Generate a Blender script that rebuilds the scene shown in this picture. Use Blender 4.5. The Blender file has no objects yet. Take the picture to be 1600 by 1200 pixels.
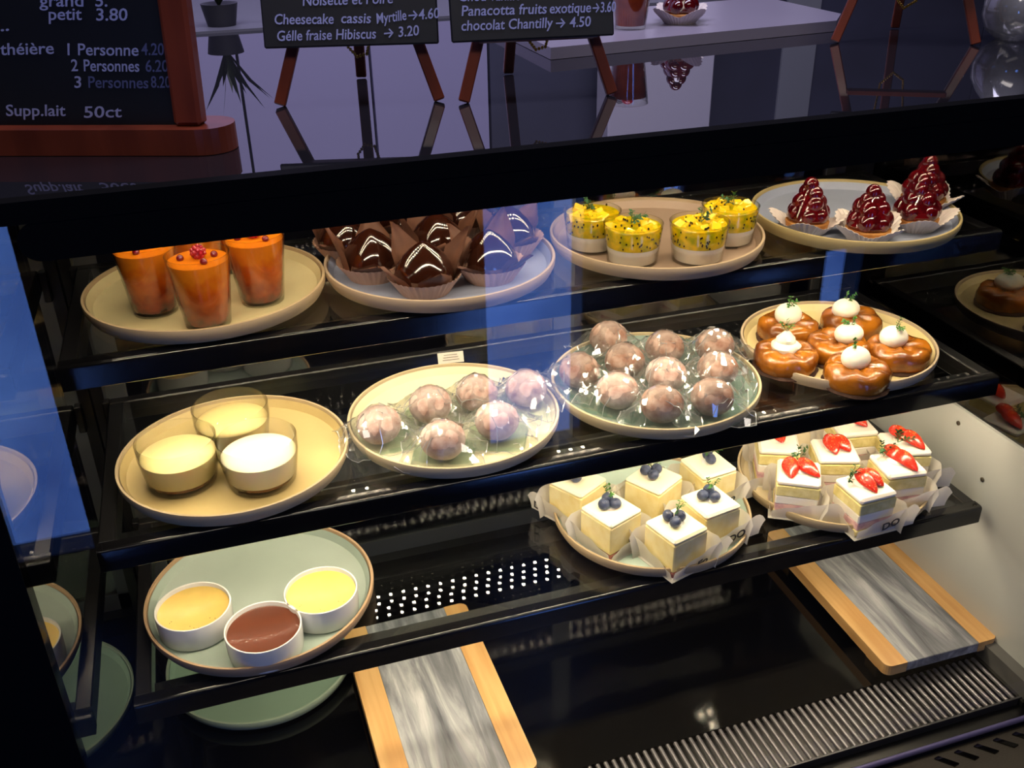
import bpy, bmesh, math, random
from mathutils import Vector, Matrix
S = bpy.context.scene
COL = S.collection
R = math.radians
PI = math.pi

# ------------------------------------------------------------------ camera
CAM = Vector((0.14994, -0.75038, 0.92080))
PITCH, YAW, ROLL, FPX = 0.49458, 0.30383, -0.01997, 1526.6
fwd = Vector((math.sin(YAW)*math.cos(PITCH), math.cos(YAW)*math.cos(PITCH), -math.sin(PITCH)))
rt = Vector((math.cos(YAW), -math.sin(YAW), 0))
up = rt.cross(fwd)
cx = rt*math.cos(ROLL) + up*math.sin(ROLL)
cy = -rt*math.sin(ROLL) + up*math.cos(ROLL)
cam = bpy.data.cameras.new('camera')
cam.sensor_width = 36.0
cam.lens = FPX/1600*36.0
cam.clip_start = 0.02
co = bpy.data.objects.new('camera', cam)
COL.objects.link(co)
M3 = Matrix((cx, cy, -fwd)).transposed()
co.matrix_world = Matrix.Translation(CAM) @ M3.to_4x4()
S.camera = co

# ------------------------------------------------------------------ world, exposure
W = bpy.data.worlds.new('World')
S.world = W
W.use_nodes = True
W.node_tree.nodes['Background'].inputs[0].default_value = (0.03, 0.04, 0.09, 1)
W.node_tree.nodes['Background'].inputs[1].default_value = 0.3
S.view_settings.view_transform = 'Standard'
S.view_settings.look = 'None'
S.view_settings.exposure = 0.0
S.view_settings.gamma = 1.0
S.view_settings.use_curve_mapping = False
S.cycles.use_denoising = True
S.cycles.sample_clamp_indirect = 4.0
S.cycles.transparent_max_bounces = 24
S.cycles.max_bounces = 10
S.cycles.caustics_reflective = False
S.cycles.caustics_refractive = False

LED_FRONT = 330.0    # radiance of the warm diodes along the front edges
LED_REAR = 210.0      # and along the middle of the shelves
LED_TOP = 140.0       # and under the top
LED_COL = (1.0, 0.83, 0.58)
BLUE_E = 5.2           # glow of the blue panels added behind the viewer

def area(name, loc, rot, sx, sy, power, col):
    l = bpy.data.lights.new(name, 'AREA')
    l.shape = 'RECTANGLE'; l.size = sx; l.size_y = sy; l.energy = power; l.color = col
    o = bpy.data.objects.new(name, l)
    o.location = loc; o.rotation_euler = rot
    COL.objects.link(o)
    return o
# unseen bluish light over the counter, added to light the far wall
area('ceiling_lamp', (0.35, 0.1, 1.84), (R(38), 0, 0), 1.5, 0.3, 20.0, (0.80, 0.76, 1.0))

# unseen warm fill, added in front of the case to brighten front faces
area('ceiling_lamp', (0.45, -1.05, 1.88), (R(12), 0, 0), 1.2, 0.35, 7.0, (1.0, 0.90, 0.80))

# ------------------------------------------------------------------ materials
def c(h):
    h = h.lstrip('#')
    v = [int(h[i:i+2], 16)/255 for i in (0, 2, 4)]
    return tuple((x/12.92 if x <= 0.04045 else ((x+0.055)/1.055)**2.4) for x in v)
MATS = {}
def mat(name, col, rough=0.5, metal=0.0, spec=0.5, coat=0.0, sss=0.0, noise=None, scale=20.0, bump=0.0, bscale=60.0,
        stretch=(1, 1, 1), detail=4.0, rpos=(0.35, 0.65), emit=None, es=0.0, zramp=None):
    if name in MATS: return MATS[name]
    m = bpy.data.materials.new(name); m.use_nodes = True
    nt = m.node_tree; b = nt.nodes['Principled BSDF']
    b.inputs['Base Color'].default_value = (*col, 1)
    b.inputs['Roughness'].default_value = rough
    b.inputs['Metallic'].default_value = metal
    b.inputs['Specular IOR Level'].default_value = spec
    b.inputs['Coat Weight'].default_value = coat
    b.inputs['Coat Roughness'].default_value = 0.06
    if sss:
        b.inputs['Subsurface Weight'].default_value = sss
        b.inputs['Subsurface Radius'].default_value = (0.012, 0.008, 0.005)
        b.inputs['Subsurface Scale'].default_value = 0.6
    if emit:
        b.inputs['Emission Color'].default_value = (*emit, 1)
        b.inputs['Emission Strength'].default_value = es
    tc = mp = None
    if noise or bump or zramp:
        tc = nt.nodes.new('ShaderNodeTexCoord'); mp = nt.nodes.new('ShaderNodeMapping')
        mp.inputs['Scale'].default_value = stretch
        nt.links.new(tc.outputs['Object'], mp.inputs['Vector'])
    if noise:
        n = nt.nodes.new('ShaderNodeTexNoise'); n.inputs['Scale'].default_value = scale
        n.inputs['Detail'].default_value = detail
        nt.links.new(mp.outputs[0], n.inputs['Vector'])
        r = nt.nodes.new('ShaderNodeValToRGB')
        r.color_ramp.elements[0].position = rpos[0]; r.color_ramp.elements[1].position = rpos[1]
        r.color_ramp.elements[0].color = (*col, 1); r.color_ramp.elements[1].color = (*noise, 1)
        nt.links.new(n.outputs['Fac'], r.inputs['Fac'])
        nt.links.new(r.outputs['Color'], b.inputs['Base Color'])
    if zramp:   # layered food: colour by height in the object
        sp = nt.nodes.new('ShaderNodeSeparateXYZ'); nt.links.new(tc.outputs['Object'], sp.inputs[0])
        mr = nt.nodes.new('ShaderNodeMapRange'); mr.inputs['From Min'].default_value = zramp[0]; mr.inputs['From Max'].default_value = zramp[1]
        nz = nt.nodes.new('ShaderNodeTexNoise'); nz.inputs['Scale'].default_value = 90
        nt.links.new(tc.outputs['Object'], nz.inputs['Vector'])
        ad = nt.nodes.new('ShaderNodeMath'); ad.operation = 'MULTIPLY_ADD'; ad.inputs[1].default_value = 0.5; 
        nt.links.new(sp.outputs['Z'], mr.inputs['Value'])
        nt.links.new(nz.outputs['Fac'], ad.inputs[0]); nt.links.new(mr.outputs[0], ad.inputs[2])
        r = nt.nodes.new('ShaderNodeValToRGB')
        while len(r.color_ramp.elements) < len(zramp[2]): r.color_ramp.elements.new(0.5)
        for e, (p, q) in zip(r.color_ramp.elements, zramp[2]):
            e.position = p; e.color = (*q, 1)
        nt.links.new(ad.outputs[0], r.inputs['Fac']); nt.links.new(r.outputs['Color'], b.inputs['Base Color'])
    if bump:
        n2 = nt.nodes.new('ShaderNodeTexNoise'); n2.inputs['Scale'].default_value = bscale; n2.inputs['Detail'].default_value = 5
        nt.links.new(mp.outputs[0], n2.inputs['Vector'])
        bp = nt.nodes.new('ShaderNodeBump'); bp.inputs['Strength'].default_value = bump; bp.inputs['Distance'].default_value = 0.002
        nt.links.new(n2.outputs['Fac'], bp.inputs['Height']); nt.links.new(bp.outputs[0], b.inputs['Normal'])
    MATS[name] = m
    return m

def glass(name, f0=0.04, tint=(1, 1, 1), fmax=1.0, rough=0.0, body=None, bodyfac=0.0, bump=0.0, bscale=40, edge=None, trans=False):
    """thin clear sheet: what is not mirrored goes straight through"""
    if name in MATS: return MATS[name]
    m = bpy.data.materials.new(name); m.use_nodes = True
    nt = m.node_tree; nt.nodes.remove(nt.nodes['Principled BSDF'])
    out = nt.nodes['Material Output']
    lw = nt.nodes.new('ShaderNodeLayerWeight'); lw.inputs['Blend'].default_value = 0.5
    pw = nt.nodes.new('ShaderNodeMath'); pw.operation = 'POWER'; pw.inputs[1].default_value = 5.0
    nt.links.new(lw.outputs['Facing'], pw.inputs[0])
    ma = nt.nodes.new('ShaderNodeMath'); ma.operation = 'MULTIPLY_ADD'
    ma.inputs[1].default_value = fmax-f0; ma.inputs[2].default_value = f0
    nt.links.new(pw.outputs[0], ma.inputs[0])
    tr = nt.nodes.new('ShaderNodeBsdfTransparent'); tr.inputs[0].default_value = (*tint, 1)
    gl = nt.nodes.new('ShaderNodeBsdfGlossy'); gl.inputs['Roughness'].default_value = rough
    gl.inputs[0].default_value = (1, 1, 1, 1)
    base = tr
    if edge:
        em = nt.nodes.new('ShaderNodeMix'); em.data_type = 'RGBA'; ep = nt.nodes.new('ShaderNodeMath'); ep.operation = 'POWER'; ep.inputs[1].default_value = 2.5
        nt.links.new(lw.outputs['Facing'], ep.inputs[0]); nt.links.new(ep.outputs[0], em.inputs[0])
        em.inputs[6].default_value = (*tint, 1); em.inputs[7].default_value = (*edge, 1)
        nt.links.new(em.outputs[2], tr.inputs[0])
    if body:
        df = nt.nodes.new('ShaderNodeBsdfDiffuse'); df.inputs[0].default_value = (*body, 1)
        mb = nt.nodes.new('ShaderNodeMixShader'); mb.inputs[0].default_value = bodyfac
        if trans:
            tl = nt.nodes.new('ShaderNodeBsdfTranslucent'); tl.inputs[0].default_value = (*body, 1)
            m2 = nt.nodes.new('ShaderNodeMixShader'); m2.inputs[0].default_value = 0.4
            nt.links.new(df.outputs[0], m2.inputs[1]); nt.links.new(tl.outputs[0], m2.inputs[2]); df = m2
        nt.links.new(tr.outputs[0], mb.inputs[1]); nt.links.new(df.outputs[0], mb.inputs[2]); base = mb
    mx = nt.nodes.new('ShaderNodeMixShader')
    nt.links.new(ma.outputs[0], mx.inputs[0]); nt.links.new(base.outputs[0], mx.inputs[1]); nt.links.new(gl.outputs[0], mx.inputs[2])
    if bump:
        tc = nt.nodes.new('ShaderNodeTexCoord')
        n2 = nt.nodes.new('ShaderNodeTexNoise'); n2.inputs['Scale'].default_value = bscale; n2.inputs['Detail'].default_value = 4; n2.inputs['Distortion'].default_value = 1.0
        nt.links.new(tc.outputs['Object'], n2.inputs['Vector'])
        bp = nt.nodes.new('ShaderNodeBump'); bp.inputs['Strength'].default_value = bump; bp.inputs['Distance'].default_value = 0.004
        nt.links.new(n2.outputs['Fac'], bp.inputs['Height']); nt.links.new(bp.outputs[0], gl.inputs['Normal'])
    nt.links.new(mx.outputs[0], out.inputs[0])
    MATS[name] = m
    return m

black = mat('black_metal', c('#0b0b0e'), 0.28, 0.0, 0.5)
black2 = mat('black_glaze', c('#050507'), 0.08, 0.0, 0.5)
blackprint = mat('black_print', c('#020203'), 0.7, 0.0, 0.08)
frameg = mat('grey_frame', c('#5d6064'), 0.35, 0.6)
panelw = mat('enamel_panel', c('#c3c6c0'), 0.22, 0.0, 0.6)
clear = glass('clear_pane', 0.03)
topg = None
shelfg = glass('shelf_pane', 0.05, (0.97, 0.99, 0.98))
sideg = glass('side_pane', 0.10, (0.25, 0.25, 0.28))
cupg = glass('cup_glass', 0.05, (0.99, 0.99, 0.98), edge=(0.50, 0.49, 0.44))
film = glass('wrap_film', 0.16, (0.98, 0.99, 0.99), body=(0.9, 0.92, 0.93), bodyfac=0.05, rough=0.07, edge=(0.80, 0.84, 0.84))
crease_glint = glass('film_crease', 0.30, (0.95, 0.97, 0.97), body=(0.9, 0.92, 0.93), bodyfac=0.40, rough=0.12)  # fold lines whitened, so highlight streaks are in the colour
trayg = glass('tray_film', 0.10, (0.90, 0.97, 0.945), rough=0.03)

# ------------------------------------------------------------------ mesh helpers
class MB:
    def __init__(s): s.v = []; s.f = []; s.sm = []; s.mi = []
    def add(s, v, f, smooth=False, mi=0, T=None):
        b = len(s.v)
        for p in v:
            p = Vector(p)
            if T is not None: p = T @ p
            s.v.append(p)
        for q in f:
            s.f.append([b+i for i in q]); s.sm.append(smooth); s.mi.append(mi)
        return s
    def box(s, x0, x1, y0, y1, z0, z1, T=None, mi=0):
        v = [(x, y, z) for z in (z0, z1) for x, y in ((x0, y0), (x1, y0), (x1, y1), (x0, y1))]
        f = [(3, 2, 1, 0), (4, 5, 6, 7), (0, 1, 5, 4), (1, 2, 6, 5), (2, 3, 7, 6), (3, 0, 4, 7)]
        return s.add(v, f, False, mi, T)
    def bevbox(s, x0, x1, y0, y1, z0, z1, b=0.003, T=None, mi=0):
        """box with chamfered edges"""
        v = []; 
        rings = [(z0, b), (z0+b, 0), (z1-b, 0), (z1, b)]
        for z, i in rings:
            k = b if i == 0 else b+0.0
            e = i
            v += [(x0+b+e*0, y0+e, z), (x1-b, y0+e, z), (x1-e, y0+b, z), (x1-e, y1-b, z), (x1-b, y1-e, z), (x0+b, y1-e, z), (x0+e, y1-b, z), (x0+e, y0+b, z)]
        f = []
        for r in range(3):
            for i in range(8):
                j = (i+1) % 8
                f.append((r*8+i, r*8+j, (r+1)*8+j, (r+1)*8+i))
        f.append(tuple(range(7, -1, -1))); f.append(tuple(24+i for i in range(8)))
        return s.add(v, f, False, mi, T)
    def lathe(s, prof, n=32, smooth=True, T=None, mi=0, rfun=None, zfun=None, caps=True):
        v = []; f = []
        for i, (r, z) in enumerate(prof):
            for k in range(n):
                a = 2*PI*k/n
                rr = r*(rfun(a, i) if rfun else 1.0); zz = z+(zfun(a, i) if zfun else 0.0)
                v.append((rr*math.cos(a), rr*math.sin(a), zz))
        for i in range(len(prof)-1):
            for k in range(n):
                k2 = (k+1) % n
                f.append((i*n+k, i*n+k2, (i+1)*n+k2, (i+1)*n+k))
        if caps and prof[0][0] > 1e-6: f.append(tuple(range(n-1, -1, -1)))
        if caps and prof[-1][0] > 1e-6: f.append(tuple((len(prof)-1)*n+k for k in range(n)))
        return s.add(v, f, smooth, mi, T)
    def ball(s, r, n=12, m=8, T=None, mi=0, sz=1.0, jit=0.0, rnd=None):
        v = [(0, 0, -r*sz)]; f = []
        for i in range(1, m):
            t = PI*i/m
            for k in range(n):
                a = 2*PI*k/n
                q = 1+(rnd.uniform(-jit, jit) if jit else 0)
                v.append((r*q*math.sin(t)*math.cos(a), r*q*math.sin(t)*math.sin(a), -r*sz*q*math.cos(t)))
        v.append((0, 0, r*sz))
        for k in range(n):
            k2 = (k+1) % n
            f.append((0, 1+k2, 1+k)); f.append((len(v)-1, 1+(m-2)*n+k, 1+(m-2)*n+k2))
            for i in range(m-2):
                f.append((1+i*n+k, 1+i*n+k2, 1+(i+1)*n+k2, 1+(i+1)*n+k))
        return s.add(v, f, True, mi, T)
    def tube(s, pts, r, n=8, mi=0, T=None, closed=False):
        pts = [Vector(p) for p in pts]; v = []; f = []
        for i, p in enumerate(pts):
            d = (pts[min(i+1, len(pts)-1)]-pts[max(i-1, 0)])
            if d.length < 1e-9: d = Vector((0, 0, 1))
            d.normalize()
            a = d.orthogonal().normalized(); b = d.cross(a)
            rr = r[i] if isinstance(r, (list, tuple)) else r
            for k in range(n):
                t = 2*PI*k/n
                v.append(p+a*rr*math.cos(t)+b*rr*math.sin(t))
        for i in range(len(pts)-1):
            for k in range(n):
                k2 = (k+1) % n
                f.append((i*n+k, i*n+k2, (i+1)*n+k2, (i+1)*n+k))
        f.append(tuple(range(n-1, -1, -1))); f.append(tuple((len(pts)-1)*n+k for k in range(n)))
        return s.add(v, f, True, mi, T)
    def grid(s, fn, nu, nv, smooth=True, mi=0, T=None):
        v = [fn(i/nu, j/nv) for j in range(nv+1) for i in range(nu+1)]
        f = [(j*(nu+1)+i, j*(nu+1)+i+1, (j+1)*(nu+1)+i+1, (j+1)*(nu+1)+i) for j in range(nv) for i in range(nu)]
        return s.add(v, f, smooth, mi, T)
    def prism(s, poly, z0, z1, T=None, mi=0):
        n = len(poly)
        v = [(x, y, z0) for x, y in poly]+[(x, y, z1) for x, y in poly]
        f = [tuple(range(n-1, -1, -1)), tuple(range(n, 2*n))]+[(i, (i+1) % n, n+(i+1) % n, n+i) for i in range(n)]
        return s.add(v, f, False, mi, T)
    def build(s, name, m, parent=None, loc=None):
        me = bpy.data.meshes.new(name)
        me.from_pydata([tuple(p) for p in s.v], [], s.f)
        for p, q, k in zip(me.polygons, s.sm, s.mi): p.use_smooth = q; p.material_index = k
        for q in (m if isinstance(m, (list, tuple)) else [m]): me.materials.append(q)
        if any(s.sm):     # keep corners crisp
            bmm = bmesh.new(); bmm.from_mesh(me)
            for e in bmm.edges:
                if len(e.link_faces) == 2 and e.calc_face_angle(0) > 0.72: e.smooth = False
            bmm.to_mesh(me); bmm.free()
        o = bpy.data.objects.new(name, me)
        COL.objects.link(o)
        if parent is not None: o.parent = parent
        if loc is not None: o.location = loc
        return o

def thing(name, label, cat, loc=(0, 0, 0), rz=0.0, group=None):
    o = bpy.data.objects.new(name, None); COL.objects.link(o)
    o.empty_display_size = 0.02
    o.location = loc; o.rotation_euler = (0, 0, rz)
    tag(o, label, cat, group)
    return o
def tag(o, label=None, cat=None, group=None, kind=None):
    if label: o['label'] = label
    if cat: o['category'] = cat
    if group: o['group'] = group
    if kind: o['kind'] = kind
    return o
def struct(name, mb, m, parent=None):
    o = mb.build(name, m, parent)
    if parent is None: o['kind'] = 'structure'
    return o
def T(x=0, y=0, z=0, rx=0, ry=0, rz=0, s=1.0):
    sc = Matrix.Diagonal((s, s, s, 1)) if not isinstance(s, tuple) else Matrix.Diagonal((*s, 1))
    return Matrix.Translation((x, y, z)) @ Matrix.Rotation(rz, 4, 'Z') @ Matrix.Rotation(ry, 4, 'Y') @ Matrix.Rotation(rx, 4, 'X') @ sc
def lettering(txt, m, parent, Tm, size, sx=1.0, shear=0.0, bold=0.0, depth=0.0002, label=None, name='lettering'):
    cu = bpy.data.curves.new('t', 'FONT'); cu.body = txt; cu.size = size; cu.shear = shear; cu.offset = bold; cu.extrude = depth
    cu.resolution_u = 3
    o = bpy.data.objects.new('t', cu); COL.objects.link(o)
    dg = bpy.context.evaluated_depsgraph_get()
    me = bpy.data.meshes.new_from_object(o.evaluated_get(dg))
    bpy.data.objects.remove(o); bpy.data.curves.remove(cu)
    me.transform(Tm @ Matrix.Diagonal((sx, 1, 1, 1)))
    me.materials.clear(); me.materials.append(m); me.name = name
    q = bpy.data.objects.new(name, me); COL.objects.link(q); q.parent = parent
    if label: q['label'] = label
    return q

# ------------------------------------------------------------------ geometry of the case
ZA, YA = 0.53853, 0.0868
ZB, YB = 0.37257, 0.0415
ZC, YC = 0.20104, 0.0196
YR = 0.345            # rear of the shelves
YD = 0.393            # rear sliding doors
XL, XR = -0.0197, 1.021
ZT = 0.7425
YG = -0.112
def yg(z): return YG      # upright front glass

# ------------------------------------------------------------------ room
wallw = mat('violet_white_panel', c('#a9a4c6'), 0.5)
walld = mat('slate_panel', c('#3d3f55'), 0.6, noise=c('#2c2d3e'), scale=3)
dark = mat('charcoal_paint', c('#16161c'), 0.8)
floor = struct('floor', MB().box(-2.6, 3.2, -2.3, 1.2, -0.80, -0.75), mat('floor_tile', c('#2a2a2e'), 0.4, noise=c('#202024'), scale=4))
ceil = struct('ceiling', MB().box(-2.6, 3.2, -2.3, 1.2, 1.95, 2.0), mat('ceiling_paint', c('#3a3a42'), 0.8))
wb = struct('wall_back', MB().box(-2.6, 3.2, 1.02, 1.2, -0.75, 1.95), dark)
for x0, x1, m in ((-0.95, 0.228, wallw), (0.233, 0.450, wallw), (0.455, 0.664, wallw), (0.669, 0.86, walld), (0.86, 1.27, walld),
                  (1.345, 1.75, walld), (1.755, 2.6, walld)):
    MB().box(x0, x1, 1.0, 1.02, ZT-0.0, 1.95).build('wall_panel', m, wb)
MB().box(1.27, 1.345, 0.995, 1.02, ZT-0.0, 1.95).build('wall_panel', mat('pale_strip', c('#8a8c92'), 0.5), wb)['label'] = 'narrow pale upright panel'
wl = struct('wall_left', MB().box(-2.6, -2.5, -2.3, 1.2, -0.75, 1.95), dark)
wr = struct('wall_right', MB().box(3.1, 3.2, -2.3, 1.2, -0.75, 1.95), dark)
# wall behind the viewer; glowing blue panels added to reflect in the front glass
wf = MB()
blue_panels = [(-0.56, -0.255, -0.62, 0.80), (0.765, 1.06, -0.58, 0.80), (1.775, 1.93, -0.30, -0.06)]
xs = -2.6
for x0, x1, z0, z1 in blue_panels:
    wf.box(xs, x0, -1.8, -1.7, -0.75, 1.95); wf.box(x0, x1, -1.8, -1.7, -0.75, z0); wf.box(x0, x1, -1.8, -1.7, z1, 1.95); xs = x1
wf.box(xs, 3.2, -1.8, -1.7, -0.75, 1.95)
wfo = struct('wall_front', wf, dark)
blueglow = mat('dusk_daylight', (0.02, 0.03, 0.1), 0.5, emit=(0.10, 0.24, 1.0), es=BLUE_E)  # emissive blue of the added panels, mirrored as blue patches
_nt = blueglow.node_tree; _n = _nt.nodes.new('ShaderNodeTexNoise'); _n.inputs['Scale'].default_value = 2.2; _n.inputs['Detail'].default_value = 6
_r = _nt.nodes.new('ShaderNodeValToRGB'); _r.color_ramp.elements[0].position = 0.3; _r.color_ramp.elements[1].position = 0.7
_r.color_ramp.elements[0].color = (0.03, 0.08, 0.42, 1); _r.color_ramp.elements[1].color = (0.16, 0.34, 1.0, 1)
_t = _nt.nodes.new('ShaderNodeTexCoord'); _nt.links.new(_t.outputs['Object'], _n.inputs['Vector'])
_nt.links.new(_n.outputs['Fac'], _r.inputs[0]); _nt.links.new(_r.outputs[0], _nt.nodes['Principled BSDF'].inputs['Emission Color'])
for i, (x0, x1, z0, z1) in enumerate(blue_panels):  # each one is an added blue emitter, itself out of view
    w = MB().box(x0, x1, -1.79, -1.77, z0, z1).build('window_%d' % (i+1), blueglow); w['kind'] = 'structure'
    fr = MB(); fr.box(x0-0.0, x0+0.015, -1.77, -1.69, z0, z1); fr.box(x1-0.015, x1, -1.77, -1.69, z0, z1); fr.box(x0, x1, -1.77, -1.69, z0, z0+0.02); fr.box(x0, x1, -1.77, -1.69, z1-0.02, z1)
    fr.build('window_frame', black, w)

# ------------------------------------------------------------------ display case
case = thing('display_case', 'refrigerated glass display case with black frame holding the cake shelves', 'display case')
def topmat():
    m = bpy.data.materials.new('smoked_top_glass'); m.use_nodes = True
    nt = m.node_tree; nt.nodes.remove(nt.nodes['Principled BSDF']); out = nt.nodes['Material Output']
    lw = nt.nodes.new('ShaderNodeLayerWeight'); lw.inputs['Blend'].default_value = 0.5
    pw = nt.nodes.new('ShaderNodeMath'); pw.operation = 'POWER'; pw.inputs[1].default_value = 4.0
    nt.links.new(lw.outputs['Facing'], pw.inputs[0])
    ma = nt.nodes.new('ShaderNodeMath'); ma.operation = 'MULTIPLY_ADD'; ma.inputs[1].default_value = 0.9; ma.inputs[2].default_value = 0.08
    nt.links.new(pw.outputs[0], ma.inputs[0])
    df = nt.nodes.new('ShaderNodeBsdfDiffuse'); df.inputs[0].default_value = (0.012, 0.012, 0.016, 1)
    gl = nt.nodes.new('ShaderNodeBsdfGlossy'); gl.inputs['Roughness'].default_value = 0.012; gl.inputs[0].default_value = (0.95, 0.95, 1, 1)
    mx = nt.nodes.new('ShaderNodeMixShader')
    nt.links.new(ma.outputs[0], mx.inputs[0]); nt.links.new(df.outputs[0], mx.inputs[1]); nt.links.new(gl.outputs[0], mx.inputs[2])
    nt.links.new(mx.outputs[0], out.inputs[0])
    return m
MB().box(-0.9, 2.4, YG+0.001, 0.52, ZT-0.010, ZT).build('top_panel', topmat(), case)['label'] = 'polished smoked glass top'
MB().box(-0.9, 2.4, 0.52, 1.0, ZT-0.03, ZT+0.003).build('rear_ledge', mat('ledge', c('#5a5a66'), 0.5), case)
# front glass: thin slab leaning back
def gp(x, z, off=0.0): return (x, yg(z)+off, z)
def slab(x0, x1, z0, z1, o0, o1):
    v = [gp(x, z, o) for o in (o0, o1) for x, z in ((x0, z0), (x1, z0), (x1, z1), (x0, z1))]
    return v, [(0, 1, 2, 3), (7, 6, 5, 4), (0, 4, 5, 1), (1, 5, 6, 2), (2, 6, 7, 3), (3, 7, 4, 0)]
mb = MB(); mb.add(*slab(-0.12, 1.12, -0.008, 0.7285, 0.0, 0.004)); mb.build('front_glass', clear, case)['label'] = 'upright clear front pane'
# printed black border: left margin, right margin, top strip and the wide band with a round end
pr = MB()
pr.add(*slab(-0.13, -0.0225, 0.0, 0.7285, -0.001, -0.0002))
pr.add(*slab(-0.13, 1.13, 0.7285, 0.7427, -0.002, 0.010))
pr.add(*slab(1.04, 1.13, 0.0, 0.7285, -0.001, -0.0002))
pr.build('black_border', blackprint, case)
band = []
for k in range(9):
    a = PI/2+PI/2*k/8
    band.append((0.0455+0.0130*math.cos(a), 0.7160+0.0130*math.sin(a)))
for k in range(1, 9):
    a = PI+PI/2*k/8
    band.append((0.0455+0.0130*math.cos(a), 0.7160+0.0125*math.sin(a)))
band = [(1.12, 0.7290)]+band+[(1.12, 0.7035)]
n = len(band)
mb = MB(); v = [gp(x, z, -0.0012) for x, z in band]+[gp(x, z, -0.0004) for x, z in band]
mb.add(v, [tuple(range(n)), tuple(range(2*n-1, n-1, -1))]+[(i, (i+1) % n, n+(i+1) % n, n+i) for i in range(n)])
mb.build('header_band', blackprint, case)
# lamp canopy under the top
mb = MB()
mb.box(0.03, 0.99, -0.02, 0.20, 0.704, 0.7325)
mb.build('lamp_canopy', black, case)
def diodes(parent, y, z, es, x0=0.03, x1=0.98, dy=0.026, step=0.0172):
    ledm = mat('warm_diode_%d' % es, (1, 0.9, 0.7), 0.5, emit=LED_COL, es=es)
    d = MB(); k = 0; x = x0
    while x < x1:
        for j, o in ((0, 0), (1, step*0.5)):
            d.add([(x+o-0.0018, y+j*dy-0.0022, z), (x+o-0.0018, y+j*dy+0.0022, z), (x+o+0.0018, y+j*dy+0.0022, z), (x+o+0.0018, y+j*dy-0.0022, z)], [(0, 1, 2, 3)])
        x += step
    o = d.build('diodes', ledm, parent); o['kind'] = 'stuff'; o['label'] = 'two staggered rows of warm diodes'
    return o
diodes(case, 0.150, 0.7035, LED_TOP*1.3)
diodes(case, 0.010, 0.7035, LED_TOP*2.0, dy=0.008)
# side panes
for x0, x1, nm in ((XL-0.006, XL, 'left'), (XR, XR+0.006, 'right')):
    mb = MB()
    z0 = 0.0 if nm == 'left' else 0.2925
    v = [(x, y, z) for x in (x0, x1) for y, z in ((yg(z0)+0.006, z0), (0.42, z0), (0.42, 0.7325), (yg(0.7325)+0.006, 0.7325))]
    mb.add(v, [(0, 1, 2, 3), (7, 6, 5, 4), (0, 4, 5, 1), (1, 5, 6, 2), (2, 6, 7, 3)])
    mb.build('side_glass', sideg, case)
# dark outer cheeks beyond the side panes
for x0, x1 in ((-0.16, -0.13), (1.10, 1.13)):
    mb = MB(); v = [(x, y, z) for x in (x0, x1) for y, z in ((yg(0), -0.02), (0.42, -0.02), (0.42, 0.7325), (yg(0.7325), 0.7325))]
    mb.add(v, [(0, 1, 2, 3), (7, 6, 5, 4), (0, 4, 5, 1), (1, 5, 6, 2), (2, 6, 7, 3), (3, 7, 4, 0)]); mb.build('outer_cheek', dark, case)
# enamel side panel low on the right, with screws
mb = MB(); v = [(x, y, z) for x in (1.0165, 1.024) for y, z in ((yg(0.025)+0.008, 0.022), (0.392, 0.022), (0.392, 0.2922), (yg(0.29)+0.008, 0.2922))]
mb.add(v, [(0, 1, 2, 3), (7, 6, 5, 4), (0, 4, 5, 1), (1, 5, 6, 2), (2, 6, 7, 3), (3, 7, 4, 0)])
sp = mb.build('side_panel', panelw, case); sp['label'] = 'pale enamel lower side panel'
for y, z in ((0.103, 0.272), (0.045, 0.222)):
    MB().lathe([(0.0030, 0), (0.0030, 0.0012), (0.0012, 0.0018), (0.001, 0.0008), (0, 0.0008)], 14, T=T(1.0165, y, z, ry=-PI/2)).build('screw', mat('screw_metal', c('#6d665a'), 0.4, 0.8), sp)
MB().box(1.0, 1.024, -0.11, 0.39, 0.0, 0.024).build('skirting_strip', mat('skirting', c('#6a6a68'), 0.35, 0.3), case)
# rear posts and door frames
for x0, x1 in ((0.974, 1.019), (-0.0185, -0.006)):
    MB().box(x0, x1, 0.350, 0.372, 0.0, 0.7325).build('rear_post', black, case)
for x0, x1, dy in ((-0.015, 0.60, 0.0), (0.487, 1.015, 0.012)):
    y0 = YD+dy
    d = MB()
    d.box(x0, x0+0.030, y0, y0+0.010, 0.03, 0.73); d.box(x1-0.030, x1, y0, y0+0.010, 0.03, 0.73)
    d.box(x0, x1, y0, y0+0.010, 0.03, 0.055); d.box(x0, x1, y0, y0+0.010, 0.70, 0.73)
    do = d.build('sliding_door', frameg, case)
    MB().box(x0+0.03, x1-0.03, y0+0.003, y0+0.007, 0.055, 0.70).build('pane', glass('door_pane', 0.10, (0.6, 0.6, 0.65)), do)
MB().box(-0.02, 1.02, 0.375, 0.43, 0.0, 0.03).build('rear_sill', black, case)
MB().box(-0.02, 1.02, 0.60, 0.62, 0.0, 0.7325).build('rear_screen', mat('rear_grey', c('#33343d'), 0.7, noise=c('#24252c'), scale=5), case)
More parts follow.
